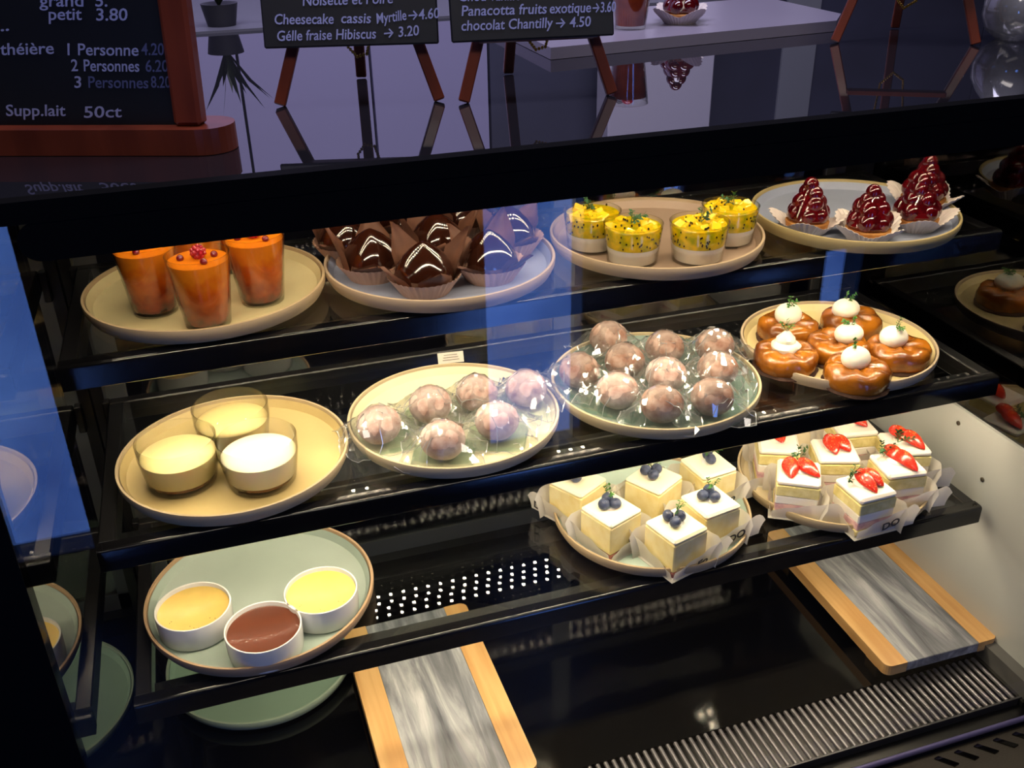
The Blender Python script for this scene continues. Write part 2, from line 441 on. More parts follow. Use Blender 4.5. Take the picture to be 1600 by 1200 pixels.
# deck and grille
MB().box(-0.13, 1.10, -0.030, 0.375, -0.03, 0.0).build('deck', black2, case)
MB().box(-0.13, 1.10, -0.114, -0.030, -0.03, -0.011).build('duct_floor', black, case)
barm = mat('grille_bar_metal', c('#77757a'), 0.32, 0.5)
bar0 = None
for k in range(72):
    x = 0.9915-k*0.00985
    if bar0 is None:
        mb = MB(); mb.lathe([(0.0, -0.038), (0.0026, -0.036), (0.0026, 0.036), (0.0, 0.038)], 8, T=T(0, -0.0675, -0.002, rx=PI/2))
        bar0 = b = mb.build('grille_bar', barm, case)
    else:
        b = bar0.copy(); COL.objects.link(b); b.parent = case
    b.location = (x, 0, 0)
MB().box(0.9955, 1.10, -0.114, -0.030, -0.011, 0.0005).build('grille_end_plate', mat('dark_steel', c('#3b3b3a'), 0.25, 0.7), case)
MB().box(-0.13, 1.10, -0.1075, -0.1052, -0.02, 0.002).build('grille_edge', mat('dark_steel2', c('#55555a'), 0.35, 0.6), case)
MB().box(-0.13, 1.10, -0.1265, -0.108, -0.03, -0.0085).build('glass_channel', black, case)
MB().tube([(-0.13, -0.131, -0.0045), (1.12, -0.131, -0.0045)], 0.0034, 10).build('front_edge_trim', mat('violet_trim', c('#6a669c'), 0.3, 0.3), case)
lp = MB(); lt = T(0, -0.134, -0.012, rx=R(-28))
lp.box(-0.13, 1.12, -0.10, 0.0, -0.006, 0.0, T=lt)
lpo = lp.build('lower_front_panel', mat('taupe_metal', c('#3a3633'), 0.5, 0.2, bump=0.3, bscale=500), case)
for k in range(8):
    x = 1.035-k*0.0275
    sl = MB(); sl.prism([(-0.006, -0.030), (0.003, -0.030), (0.006, -0.002), (-0.002, -0.002)], 0.0, 0.0016, T=lt @ T(x, -0.012, 0, rz=R(18)))
    sl.build('vent_slot', black2, lpo)

# shelves: each lifts out
def shelf(label, y0, z, led=True):
    t = thing('display_shelf', label, 'shelf', (0, 0, z))
    h, w = 0.0245, 0.016
    MB().box(0.012, 0.988, y0+0.012, YR-0.010, -0.0065, -0.0005).build('glass_panel', shelfg, t)
    def rail(nm, a):
        m = MB(); m.bevbox(*a, 0.0015); return m.build(nm, black, t)
    prof = [(y0+0.001, -h), (y0, -h+0.001)]+[(y0+0.004-0.004*math.cos(PI/2*k/6), -0.004+0.004*math.sin(PI/2*k/6)) for k in range(7)]+[(y0+0.014, 0.0), (y0+0.014, -h)]
    np_ = len(prof); m = MB()
    m.add([(x, y, zz) for x in (0.0, 1.0) for y, zz in prof], [(i, i+np_, (i+1) % np_+np_, (i+1) % np_) for i in range(np_)], True)
    m.add([(0.0, y, zz) for y, zz in prof], [tuple(range(np_))]); m.add([(1.0, y, zz) for y, zz in prof], [tuple(range(np_-1, -1, -1))])
    m.build('front_rail', mat('gloss_black_metal', c('#0a0a0d'), 0.14, 0.0, 0.6), t)
    rail('back_rail', (0.0, 1.0, YR-0.014, YR, -h, 0.0))
    rail('side_rail', (0.0, w, y0+0.0135, YR-0.0135, -h, -0.0002)); rail('side_rail', (1-w, 1.0, y0+0.0135, YR-0.0135, -h, -0.0002))
    if not led:
        fb = MB().box(0.018, 0.982, y0+0.0142, y0+0.034, -0.018, -0.0075).build('lamp_bar', black, t)  # strip added under this shelf to light the boards below
        diodes(fb, y0+0.019, -0.0185, LED_FRONT*0.55, dy=0.010)
    if led:
        lb = MB().box(0.018, 0.982, 0.243, 0.301, -0.016, -0.0075).build('lamp_bar', black, t)
        diodes(lb, 0.258, -0.0168, LED_REAR)
        fb = MB().box(0.018, 0.982, y0+0.0142, y0+0.034, -0.018, -0.0075).build('lamp_bar', black, t)
        diodes(fb, y0+0.019, -0.0185, LED_FRONT, dy=0.010)
    for x in (-0.004, 1.004-0.004):
        m = MB(); m.bevbox(x-0.004, x+0.004, YR-0.006, YR+0.006, -h-0.012, -0.002, 0.001); m.build('bracket', black, t)
    return t
shelf('topmost black framed glass shelf carrying the orange verrines and cherry tarts', YA, ZA)
shelf('middle black framed glass shelf carrying the wrapped rice cakes and apple tarts', YB, ZB)
shelf('lowest black framed glass shelf carrying the ramekins and wrapped cream cakes', YC, ZC, led=False)

# ------------------------------------------------------------------ plates
def plate(x, y, z, r, glaze, rim, label, seed=0, group='stoneware plates in the display case'):
    mg = mat('glaze_'+glaze, c(glaze), 0.32, noise=tuple(min(1, q*1.08) for q in c(glaze)), scale=14, bump=0.12, bscale=90)
    mr = mat('rim_'+rim, c(rim), 0.55)
    o = thing('plate', label, 'plate', (x, y, z), 0, group)
    outer = [(r*0.60, 0.0), (r*0.86, 0.0), (r*0.965, 0.004), (r*0.995, 0.011), (r, 0.0165), (r*0.995, 0.0182), (r*0.975, 0.0182)]
    inner = [(r*0.975, 0.0182), (r*0.962, 0.0155), (r*0.945, 0.0085), (r*0.90, 0.0062), (r*0.5, 0.0056), (0, 0.0056)]
    MB().lathe(outer+[(r*0.968, 0.0150)], 96, caps=False).build('rim', mr, o)
    MB().lathe([(r*0.60, 0.0002)]+[(r*0.9, 0.003)]+inner[1:], 96).build('dish', mg, o)
    return o
P = {}
def pl(n, x, y, r, z, g, rim, lab): P[n] = plate(x, y, z, r, g, rim, lab)
pl('A1', .1328, .1996, .1165, ZA, '#d9cc9c', '#b9a27e', 'cream coloured round plate under the tall orange verrines')
pl('A2', .3686, .1889, .1204, ZA, '#9aa3bd', '#b7a188', 'grey blue round plate under the chocolate domes in brown paper')
pl('A3', .6123, .1816, .1174, ZA, '#b39a86', '#b9a284', 'taupe pink round plate under the yellow fruit cups')
pl('A4', .8571, .1679, .1164, ZA, '#9ea6bc', '#b3a06f', 'pale blue grey round plate under the cherry tarts')
pl('B1', .1319, .1494, .1163, ZB, '#c9b47c', '#bba886', 'sand coloured round plate under the three glasses of custard')
pl('B2', .3651, .1506, .1152, ZB, '#e4dcb8', '#c6b594', 'off white round plate with six wrapped rice cakes and a small card')
pl('B3', .6053, .1491, .1200, ZB, '#7d9489', '#b9aa88', 'sage green round plate under ten wrapped rice cakes')
pl('B4', .8584, .1632, .1172, ZB, '#d9c892', '#b7a488', 'pale yellow round plate under the glazed apple tarts')
pl('C1', .1340, .1361, .1233, ZC, '#96a59b', '#a98c6c', 'grey green round plate under the three white ramekins')
pl('C2', .6023, .1334, .1201, ZC, '#abbfb3', '#b09a78', 'mint green round plate under the blueberry cheesecakes')
pl('C3', .8560, .1296, .1200, ZC, '#cfc09c', '#b5a17c', 'beige round plate under the strawberry shortcakes')
pl('D1', .1190, .2590, .1200, 0.0, '#8ba795', '#9cb09c', 'empty green plate lying on the black case floor')

# ------------------------------------------------------------------ small food helpers
leafm = mat('herb_green', c('#3f7a2a'), 0.5)
leafd = mat('herb_dark', c('#2b5a2e'), 0.5)
stemm = mat('herb_stem', c('#4a5a2a'), 0.6)
def sprig(parent, x, y, z, s=1.0, seed=1, m=None, name='herb_sprig', n=3):
    r = random.Random(seed); mb = MB()
    for b in range(n):
        az = r.uniform(0, 2*PI); ln = r.uniform(0.009, 0.014)*s; tl = r.uniform(0.5, 1.1)
        d = Vector((math.cos(az)*math.sin(tl), math.sin(az)*math.sin(tl), math.cos(tl)))
        p0 = Vector((x, y, z)); p1 = p0+d*ln
        mb.tube([p0, p0.lerp(p1, 0.5)+Vector((0, 0, 0.0008)), p1], [0.0005, 0.0004, 0.0003], 5, mi=0)
        for k in range(5):
            q = p0.lerp(p1, 0.3+0.17*k)
            for sd in (-1, 1):
                e = (d.orthogonal().normalized()*math.cos(k+sd)+d.cross(d.orthogonal()).normalized()*math.sin(k+sd)*sd+d*0.5).normalized()
                L = 0.0042*s; wv = e.cross(Vector((0.2, 0.3, 1))).normalized()*0.0014*s
                mb.add([q, q+e*L*0.5+wv, q+e*L, q+e*L*0.5-wv, q+e*L*0.5+Vector((0, 0, 0.0006))], [(0, 1, 4), (1, 2, 4), (2, 3, 4), (3, 0, 4)], mi=1)
    return mb.build(name, [stemm, m or leafm], parent)
def ruffle(n, amp): return lambda a, i: 1+amp*math.sin(n*a)*(0.3 if i == 0 else 1.0)

# ------------------------------------------------------------------ tall orange verrines
orangem = mat('orange_jelly', c('#e8730c'), 0.18, spec=0.5, sss=0.06, coat=0.5,
              zramp=(0.0, 0.068, [(0.28, c('#3a0a04')), (0.48, c('#8f2a06')), (0.80, c('#cf5c0c')), (1.0, c('#e27c14'))]))
redm = mat('raspberry_red', c('#a80d24'), 0.3, coat=0.4)
darkred = mat('currant_red', c('#6d0716'), 0.2, coat=0.8)
def verrine(x, y, label, seed, z=ZA+0.0056):
    t = thing('orange_verrine', label, 'dessert', (x, y, z), seed*0.7, 'tall orange verrines on the topmost shelf')
    H, r0, r1 = 0.069, 0.0205, 0.0288
    MB().lathe([(0, 0.0005), (r0, 0.0005), (r0+0.0004, 0.002), (r1, H), (r1-0.0014, H), (r0-0.001, 0.0045), (0, 0.004)], 40).build('glass_tumbler', cupg, t)
    q = 0.915
    ra = r0-0.0009+(r1-r0)*0.05; rb = r0+(r1-r0)*q-0.0012
    MB().lathe([(0, 0.0045), (ra-0.0006, 0.0045), (ra, 0.006), (rb, H*q), (rb*0.6, H*q+0.0004), (0, H*q+0.0005)], 40).build('jelly', orangem, t)
    r = random.Random(seed)
    mb = MB()
    for i in range(26):
        a = i*2.4; k = i/26; rr = 0.0058*math.sin(PI*(0.15+0.75*k)); zz = 0.010*(1-k)
        mb.ball(0.0020, 8, 6, T=T(rr*math.cos(a), rr*math.sin(a), zz))
    mb.ball(0.0055, 10, 8, T=T(0, 0, 0.0045))
    o = mb.build('raspberry', redm, t); o.location = (0.002, -0.001, H*q+0.001)
    for i in range(3):
        a = 1.2+i*2.1+r.uniform(-.4, .4)
        o = MB().ball(0.0034, 12, 8).build('berry', darkred, t); o.location = (0.015*math.cos(a), 0.015*math.sin(a), H*q+0.002)
    return t
for i, (x, y, lab) in enumerate([(.0838, .172, 'orange verrine in a tall glass, leftmost on the cream plate'),
                                 (.1303, .125, 'orange verrine at the front of the cream plate with a whole raspberry on top'),
                                 (.1832, .163, 'orange verrine in a tall glass, rightmost on the cream plate'),
                                 (.128, .215, 'orange verrine standing behind the front one, mostly hidden by the black band'),
                                 (.163, .262, 'rear orange verrine seen between the front and right ones')]):
    verrine(x, y, lab, i+1)

# ------------------------------------------------------------------ chocolate domes in brown paper
chocm = mat('dark_chocolate_glaze', c('#2e130a'), 0.10, coat=1.0, spec=0.7)
kraft = mat('brown_tulip_paper', c('#6f4733'), 0.6, noise=c('#5a382a'), scale=60)
casew = mat('pinkish_baking_case', c('#c09a86'), 0.6)
def muffin(x, y, label, seed, lean=0):
    t = thing('chocolate_dome', label, 'cake', (x, y, ZA+0.0058), 0, 'chocolate domes in brown tulip paper')
    r = random.Random(seed*7+3)
    n = 36
    prof = [(0.0245, 0.0), (0.0265, 0.004), (0.0365, 0.0185), (0.0355, 0.0180), (0.0255, 0.0045), (0, 0.002)]
    MB().lathe(prof, n*4, rfun=lambda a, i: 1+0.022*math.sin(n*a)*(0.4 if i == 0 else (1 if i < 4 else 0.6))).build('baking_case', casew, t)
    dome = [(0.0, 0.004), (0.026, 0.005), (0.0292, 0.012), (0.0285, 0.020), (0.0255, 0.029), (0.0195, 0.038), (0.0115, 0.0455), (0.0050, 0.0495), (0.0015, 0.0512), (0, 0.0513)]
    ph = r.uniform(0, PI)
    MB().lathe(dome, 48, rfun=lambda a, i: 1+0.045*math.cos(4*(a+ph))*(1 if i > 2 else 0.2)).build('chocolate_dome_body', chocm, t)
    for k in range(4):
        az = PI/4+k*PI/2+r.uniform(-0.25, 0.25)+seed*0.5
        hh = r.uniform(0.040, 0.056) if math.sin(az) > -0.3 else r.uniform(0.020, 0.028)
        out = r.uniform(0.010, 0.018)
        tw = r.uniform(-0.3, 0.3)
        def fn(u, v, az=az, hh=hh, out=out, tw=tw):
            w = 0.62*(1-v)+0.50*v if v < 0.55 else 0.50*(1-v)/0.45*0.9+0.02
            a = az+(u-0.5)*2*w+tw*v
            rr = 0.0292+out*v**1.5+0.0035*math.sin(u*PI)*v+0.0008*math.sin(u*9+seed)
            return (rr*math.cos(a), rr*math.sin(a), 0.011+(hh-0.005)*v)
        m = MB(); m.grid(fn, 10, 8); m.grid(lambda u, v: tuple(Vector(fn(u, v))*1.0+Vector((0, 0, 0.0005))), 10, 8)
        m.build('paper_petal', kraft, t)
    return t
for i, (x, y, lab) in enumerate([(.297, .186, 'chocolate dome at the front left of the grey blue plate'),
                                 (.338, .130, 'chocolate dome in a ruffled case, foremost on the grey blue plate'),
                                 (.408, .140, 'chocolate dome at the front right of the grey blue plate'),
                                 (.2825, .254, 'chocolate dome at the rear left, partly under the black band'),
                                 (.372, .212, 'chocolate dome in the middle of the grey blue plate'),
                                 (.4500, .205, 'chocolate dome with tall paper points beside the yellow fruit cups'),
                                 (.350, .285, 'rear chocolate dome hidden behind the middle one'),
                                 (.421, .277, 'rear right chocolate dome with bright highlights under the black band')]):
    muffin(x, y, lab, i+1)

# ------------------------------------------------------------------ yellow fruit cups
pannam = mat('panna_cotta', c('#e4dfd8'), 0.3, sss=0.2)
mangom = mat('passion_fruit_jelly', c('#e0b80a'), 0.18, coat=0.6, sss=0.2, noise=c('#9a9a08'), scale=120, rpos=(0.4, 0.7))
cubem = mat('mango_cube', c('#f2cc1e'), 0.2, coat=0.7, sss=0.2)
seedm = mat('passion_seed', c('#1c1408'), 0.2, coat=0.5)
def fruitcup(x, y, label, seed):
    t = thing('fruit_cup', label, 'dessert', (x, y, ZA+0.0056), seed*1.3, 'panna cotta cups with yellow fruit')
    H, r0, r1 = 0.0425, 0.0262, 0.0312
    MB().lathe([(0, 0.0004), (r0, 0.0004), (r0+0.0006, 0.002), (r1, H), (r1-0.0013, H), (r0-0.001, 0.003), (0, 0.003)], 48).build('glass_cup', cupg, t)
    def rr(z): return r0-0.0010+(r1-r0)*z/H
    MB().lathe([(0, 0.003), (rr(.003)-0.001, 0.003), (rr(.0190), 0.0190), (0, 0.0191)], 40).build('cream_layer', pannam, t)
    MB().lathe([(0, 0.0191), (rr(.0192), 0.0192), (rr(.037), 0.0375), (rr(.038)*0.95, 0.0395), (0, 0.040)], 40).build('fruit_layer', mangom, t)
    r = random.Random(seed)
    for i in range(16):
        a = r.uniform(0, 2*PI); q = 0.024*math.sqrt(r.random()); s = r.uniform(0.0035, 0.0058)
        m = MB(); m.bevbox(-s, s, -s, s, -s*0.8, s*0.8, 0.001, T=T(0, 0, 0, r.uniform(-.5, .5), r.uniform(-.5, .5), r.uniform(0, 3)))
        o = m.build('mango_piece', cubem, t); o.location = (q*math.cos(a), q*math.sin(a), 0.0383+r.uniform(0, 0.0012))
    m = MB()
    for i in range(60):
        a = r.uniform(0, 2*PI); z = r.uniform(0.0205, 0.037); q = rr(z)+0.0001
        m.ball(0.0009, 5, 4, T=T(q*math.cos(a), q*math.sin(a), z), sz=1.4)
    for i in range(14):
        a = r.uniform(0, 2*PI); q = 0.025*math.sqrt(r.random())
        m.ball(0.0012, 5, 4, T=T(q*math.cos(a), q*math.sin(a), 0.0408+r.uniform(0, .0015)), sz=1.3)
    o = m.build('seeds', seedm, t); o['kind'] = 'stuff'
    sprig(t, 0.003, 0.001, 0.042, 1.3, seed+5, leafd)
    return t
for i, (x, y, lab) in enumerate([(.538, .186, 'yellow fruit cup, rearmost on the left of the taupe plate'),
                                 (.562, .133, 'yellow fruit cup at the front left of the taupe plate'),
                                 (.628, .114, 'yellow fruit cup at the front right of the taupe plate'),
                                 (.684, .150, 'yellow fruit cup at the right rear of the taupe plate nearest the cherry tarts')]):
    fruitcup(x, y, lab, i+11)

# ------------------------------------------------------------------ cherry tarts
cherrym = mat('glazed_cherry', c('#3c0207'), 0.10, coat=0.8, spec=0.5, noise=c('#5e060e'), scale=40)
biscuit = mat('tart_biscuit', c('#b9803c'), 0.7, noise=c('#9a6228'), scale=60, bump=0.4, bscale=120)
paperw = mat('white_case_paper', c('#d9cfca'), 0.6, noise=c('#c9bcb8'), scale=60)
def cherry_tart(x, y, z, label, seed, s=1.0, group='cherry tarts in white paper cases'):
    t = thing('cherry_tart', label, 'tart', (x, y, z), seed*0.9, group)
    n = 44
    def rf(a, i):
        base = 1+(0.028*math.sin(n*a) if i in (1, 2, 3) else 0.01*math.sin(n*a))
        if i in (2, 3): base *= 1+0.17*math.cos(4*a)
        return base
    prof = [(0.0225*s, 0.0), (0.0250*s, 0.004*s), (0.0390*s, 0.0175*s), (0.0382*s, 0.0175*s), (0.0244*s, 0.0048*s), (0, 0.001)]
    MB().lathe(prof, n*4, rfun=rf, zfun=lambda a, i: (0.006*s*math.cos(4*a) if i in (2, 3) else 0)).build('paper_case', paperw, t)
    MB().lathe([(0, 0.002), (0.0235*s, 0.002), (0.0255*s, 0.013*s), (0.024*s, 0.0145*s), (0, 0.015*s)], 36).build('tart_base', biscuit, t)
    r = random.Random(seed)
    k = 0
    for ring, (cnt, rad, zz, cr) in enumerate([(6, 0.0155, 0.0225, 0.0112), (4, 0.0100, 0.0350, 0.0110), (2, 0.0052, 0.0455, 0.0100), (1, 0.0006, 0.0550, 0.0088)]):
        for i in range(cnt):
            a = 2*PI*i/cnt+ring*0.5+r.uniform(-.12, .12)
            m = MB(); m.ball(cr*s*r.uniform(0.95, 1.08), 16, 10, sz=r.uniform(0.95, 1.15))
            o = m.build('cherry', cherrym, t); o.location = (rad*s*math.cos(a), rad*s*math.sin(a), zz*s+r.uniform(-.001, .001))
            o.rotation_euler = (r.uniform(-.4, .4), r.uniform(-.4, .4), 0)
    MB().lathe([(0, 0.013*s), (0.022*s, 0.0135*s), (0.0252*s, 0.019*s), (0.0215*s, 0.029*s), (0.0165*s, 0.038*s), (0.010*s, 0.049*s), (0.005*s, 0.057*s), (0, 0.059*s)], 20).build('cherry_glaze', cherrym, t)
    return t
zt = ZA+0.0058
cherry_tart(.783, .150, zt, 'glazed cherry tart, leftmost on the pale blue grey plate', 1, 0.94)
cherry_tart(.830, .104, zt, 'glazed cherry tart, second from the left on the pale blue grey plate', 2, 0.95)
cherry_tart(.901, .116, zt, 'glazed cherry tart, third from the left, in front of the rearmost one', 3, 0.98)
cherry_tart(.955, .172, zt, 'rearmost glazed cherry tart at the right edge of its plate', 4, 1.0)

# ------------------------------------------------------------------ custard glasses
def custard(x, y, label, col, seed):
    t = thing('custard_glass', label, 'dessert', (x, y, ZB+0.0056), 0, 'glasses of custard on the sand plate')
    H, r0, r1 = 0.050, 0.0335, 0.0385
    MB().lathe([(0, 0.0008), (r0-0.002, 0.0004), (r0, 0.003), (r0+0.0012, 0.010), (r1, 0.035), (r1+0.0002, H), (r1-0.0004, H+0.0006), (r1-0.0014, H),
                (r1-0.0012, 0.035), (r0-0.0002, 0.010), (r0-0.002, 0.0055), (0, 0.005)], 64).build('glass_tumbler', cupg, t)
    MB().lathe([(0, 0.0052), (r0-0.0024, 0.0056), (r0-0.0004, 0.0095), (0, 0.0096)], 48).build('caramel_layer', mat('caramel', c('#7a4310'), 0.2, coat=0.5), t)
    m = mat('custard_'+col, c(col), 0.35, sss=0.25)
    MB().lathe([(0, 0.0094), (r0-0.0005, 0.0094), (r1-0.0022, 0.0325), (r1-0.003, 0.0330), (0, 0.0330)], 64).build('custard', m, t)
    return t
custard(.0795, .1267, 'yellow custard in a low glass, left front on the sand plate', '#f2e2a0', 1)
custard(.1550, .1020, 'pale cream custard in a low glass, right front on the sand plate', '#fbf3d6', 2)
custard(.1345, .1770, 'yellow custard in a low glass behind the other two', '#ecd892', 3)

# ------------------------------------------------------------------ rice cakes in clear film
mochim = mat('rice_cake_brown', c('#8a6353'), 0.75, noise=c('#bba398'), scale=55, rpos=(0.38, 0.68), sss=0.1)
mochip = mat('rice_cake_pink', c('#a07a70'), 0.75, noise=c('#d9c5be'), scale=48, rpos=(0.35, 0.62), sss=0.1)
def ricecake(x, y, rz, label, seed, group, pale=False, z=ZB+0.0060, tilt=0.0):
    t = thing('wrapped_rice_cake', label, 'cake', (x, y, z), rz, group)
    r = random.Random(seed)
    rb = 0.0235
    prof = []
    for i in range(13):
        a = -PI/2+PI*i/12
        prof.append((rb*math.cos(a) if 0 < i < 12 else 0.0, 0.0205+ (0.0195 if a < 0 else 0.0205)*math.sin(a)))
    MB().lathe(prof, 28, rfun=lambda a, i: 1+0.02*math.sin(3*a+seed)+0.012*math.sin(5*a)).build('rice_cake', mochip if pale else mochim, t)
    hw, hd = 0.0315, 0.027
    tr = MB(); tr.prism([(-hw+.006, -hd), (hw-.006, -hd), (hw, -hd+.006), (hw, hd-.006), (hw-.006, hd), (-hw+.006, hd), (-hw, hd-.006), (-hw, -hd+.006)], 0.0, 0.0012)
    for a0, a1, b0, b1 in ((-hw+.004, hw-.004, -hd, -hd+.0008), (-hw+.004, hw-.004, hd-.0008, hd), (-hw, -hw+.0008, -hd+.004, hd-.004), (hw-.0008, hw, -hd+.004, hd-.004)):
        tr.box(a0, a1, b0, b1, 0.0, 0.005)
    tr.build('clear_tray', trayg, t)
    ph = [r.uniform(0, 6.28) for _ in range(6)]
    W2, D2 = 0.043, 0.033
    def fn(u, v):
        X = (u*2-1)*W2; Y = (v*2-1)*D2
        d = math.sqrt(X*X+Y*Y)
        hb = 0.0425*math.sqrt(max(0, 1-(d/0.0275)**2)) if d < 0.0275 else 0
        tent = 0.036*max(0.0, 1-max(abs(X)/W2, abs(Y)/D2)**2.2)
        h = max(hb+0.0006, tent*0.95)
        a = math.atan2(Y, X)
        w = min(1, d/0.02)
        h += w*(0.0013*math.sin(7*a+ph[0])+0.0009*math.sin(13*a+ph[1])+0.0008*math.sin(X*420+ph[2])*math.sin(Y*380+ph[3]))
        e = max(0, (abs(X)/W2-0.8)/0.2)
        h += e*(0.006+0.003*math.sin(Y*260+ph[4]))
        key = (round(u*30), round(v*24))
        if key not in jt: jt[key] = (r.uniform(-1, 1), r.uniform(-1, 1), r.uniform(0, 1))
        j = jt[key]; jw = 0.3+0.7*min(1, d/0.024)
        Z = max(0.0008, h+0.0017*jw*j[2])
        X *= 1+0.05*math.sin(Y*130+ph[5])*e
        return (X+0.0009*j[0]*jw, Y+0.0009*j[1]*jw, Z)
    jt = {}
    m = MB(); m.grid(fn, 15, 12, smooth=False)
    def fl(u, v): return Vector(fn(round(min(max(u, 0), 1)*15)/15, round(min(max(v, 0), 1)*12)/12))+Vector((0, 0, 0.0005))
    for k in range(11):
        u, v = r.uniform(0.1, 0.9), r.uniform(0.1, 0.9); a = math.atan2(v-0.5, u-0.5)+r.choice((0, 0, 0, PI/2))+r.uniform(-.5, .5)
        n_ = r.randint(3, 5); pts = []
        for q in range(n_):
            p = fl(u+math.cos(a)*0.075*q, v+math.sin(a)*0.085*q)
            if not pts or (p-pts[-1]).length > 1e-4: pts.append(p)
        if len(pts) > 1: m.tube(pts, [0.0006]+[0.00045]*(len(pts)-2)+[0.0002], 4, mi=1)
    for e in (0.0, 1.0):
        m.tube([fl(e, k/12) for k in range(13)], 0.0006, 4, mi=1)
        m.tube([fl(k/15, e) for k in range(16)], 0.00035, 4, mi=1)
    m.build('clear_film', [film, crease_glint], t)
    return t
G2 = 'wrapped rice cakes on the off white plate'
G3 = 'wrapped rice cakes on the sage green plate'
for i, (x, y, rz, lab) in enumerate([(.280, .134, 10, 'wrapped rice cake, leftmost on the off white plate'),
        (.341, .158, 0, 'wrapped rice cake behind, second from the left on the off white plate'),
        (.396, .166, -14, 'wrapped rice cake at the rear, third along the back row of the off white plate'),
        (.451, .157, -30, 'wrapped rice cake, rightmost on the off white plate'),
        (.336, .082, -12, 'wrapped rice cake foremost on the off white plate'),
        (.399, .100, -16, 'wrapped rice cake in a milky film, front right of the off white plate')]):
    ricecake(x, y, R(rz-8), lab, i+1, G2, True)
for i, (x, y, rz, lab, dz) in enumerate([(.522, .178, -55, 'wrapped rice cake, leftmost on the sage green plate', 0),
        (.588, .246, 15, 'wrapped rice cake, rearmost left on the sage green plate', 0),
        (.581, .183, -35, 'wrapped rice cake behind the leftmost pair on the sage green plate', 0.0),
        (.640, .198, -5, 'wrapped rice cake in the middle of the rear row on the sage green plate', 0.0),
        (.699, .182, -30, 'wrapped rice cake at the rear right of the sage green plate', 0.0),
        (.544, .118, -40, 'wrapped rice cake at the left front of the sage green plate', 0.0),
        (.611, .134, -30, 'wrapped rice cake in the centre of the sage green plate', 0.0),
        (.672, .126, -20, 'wrapped rice cake, right middle on the sage green plate', 0.0),
        (.577, .074, -22, 'wrapped rice cake, foremost left of the pair at the front of the sage green plate', 0.0),
        (.635, .070, -12, 'wrapped rice cake, front right of the sage green plate', 0.0)]):
    ricecake(x, y, R(rz-8), lab, i+31, G3, i in (5, 6), z=ZB+0.006+dz)
# small allergen card on the rim of the off white plate
card = thing('name_card', 'tiny white printed card standing on the rear rim of the off white plate', 'card', (.392, .262, ZB+0.0184), R(-6))
MB().box(-0.0155, 0.0155, -0.0004, 0.0004, 0, 0.013, T=T(0, 0, 0, rx=R(-25))).build('paper', mat('card_paper', c('#d8d4cc'), 0.6), card)
cl = MB()
for k in range(3): cl.box(-0.010+0.001*k, 0.010-0.001*k, -0.0008, -0.0004, 0.0035+k*0.003, 0.0042+k*0.003, T=T(0, 0, 0, rx=R(-25)))
cl.build('printed_lines', mat('grey_ink', c('#6a6660'), 0.7), card)

# ------------------------------------------------------------------ apple tarts
applem = mat('caramel_apple', c('#b06a14'), 0.25, coat=0.35, sss=0.08, noise=c('#6e3a12'), scale=38, bump=0.5, bscale=70)
creamm = mat('whipped_cream', c('#f4eedc'), 0.5, sss=0.2)
crustm = mat('dark_crust', c('#3a2012'), 0.8, bump=0.6, bscale=150)
def apple_tart(x, y, label, seed, crx, cry, peaked=False):
    t = thing('apple_tart', label, 'tart', (x, y, ZB+0.0060), seed*1.1, 'glazed apple tarts with a cream dollop')
    r = random.Random(seed); ph = r.uniform(0, 6)
    MB().lathe([(0, 0.0), (0.0375, 0.0), (0.0385, 0.0015), (0.0355, 0.004), (0, 0.004)], 48, rfun=lambda a, i: 1+0.015*math.sin(11*a+ph)).build('crust', crustm, t)
    MB().lathe([(0, 0.0035), (0.0350, 0.0035), (0.0372, 0.008), (0.0374, 0.015), (0.0362, 0.0215), (0.0325, 0.0252), (0.025, 0.0262), (0.014, 0.0252), (0.006, 0.0232), (0, 0.023)], 56,
               rfun=lambda a, i: 1+0.022*math.sin(5*a+ph+i*0.4)+0.012*math.sin(13*a+ph*2+i),
               zfun=lambda a, i: 0.0012*math.sin(6*a+ph)*(1 if i > 3 else 0)).build('apple_top', applem, t)
    m = MB()
    if peaked:
        m.lathe([(0, 0), (0.0165, 0.001), (0.0175, 0.006), (0.0145, 0.0095), (0.0115, 0.011), (0.0110, 0.015), (0.0070, 0.019), (0.004, 0.023), (0, 0.0245)], 28, rfun=lambda a, i: 1+0.05*math.sin(3*a+i*1.2))
    else:
        m.ball(0.0162, 22, 14, T=T(0, 0, 0.0085, 0.1*ph, 0, 0.5, s=(1.22, 0.95, 0.74)))
    o = m.build('cream_dollop', creamm, t); o.location = (crx, cry, 0.0225); o.rotation_euler = (0, 0, -seed*1.1+R(-12))
    sprig(t, crx, cry, 0.0225+(0.023 if peaked else 0.018), 1.1, seed*3, leafm)
    return t
def unrot(dx, dy, a): return (dx*math.cos(-a)-dy*math.sin(-a), dx*math.sin(-a)+dy*math.cos(-a))
for i, (x, y, lab, dx, dy, pk) in enumerate([(.770, .138, 'apple tart with a peaked cream swirl, left front of the pale yellow plate', 0.0, 0.004, True),
        (.815, .206, 'apple tart at the rear left of the pale yellow plate', 0.002, 0.006, False),
        (.842, .140, 'apple tart in the middle of the pale yellow plate', 0.012, -0.002, False),
        (.900, .196, 'apple tart at the rear right of the pale yellow plate', -0.006, 0.006, False),
        (.902, .104, 'apple tart at the right of the pale yellow plate with a wide cream oval', -0.004, 0.008, False),
        (.823, .074, 'apple tart foremost on the pale yellow plate', 0.0, 0.006, False)]):
    a = (i+1)*1.1; u = unrot(dx, dy, a)
    apple_tart(x, y, lab, i+1, u[0], u[1], pk)

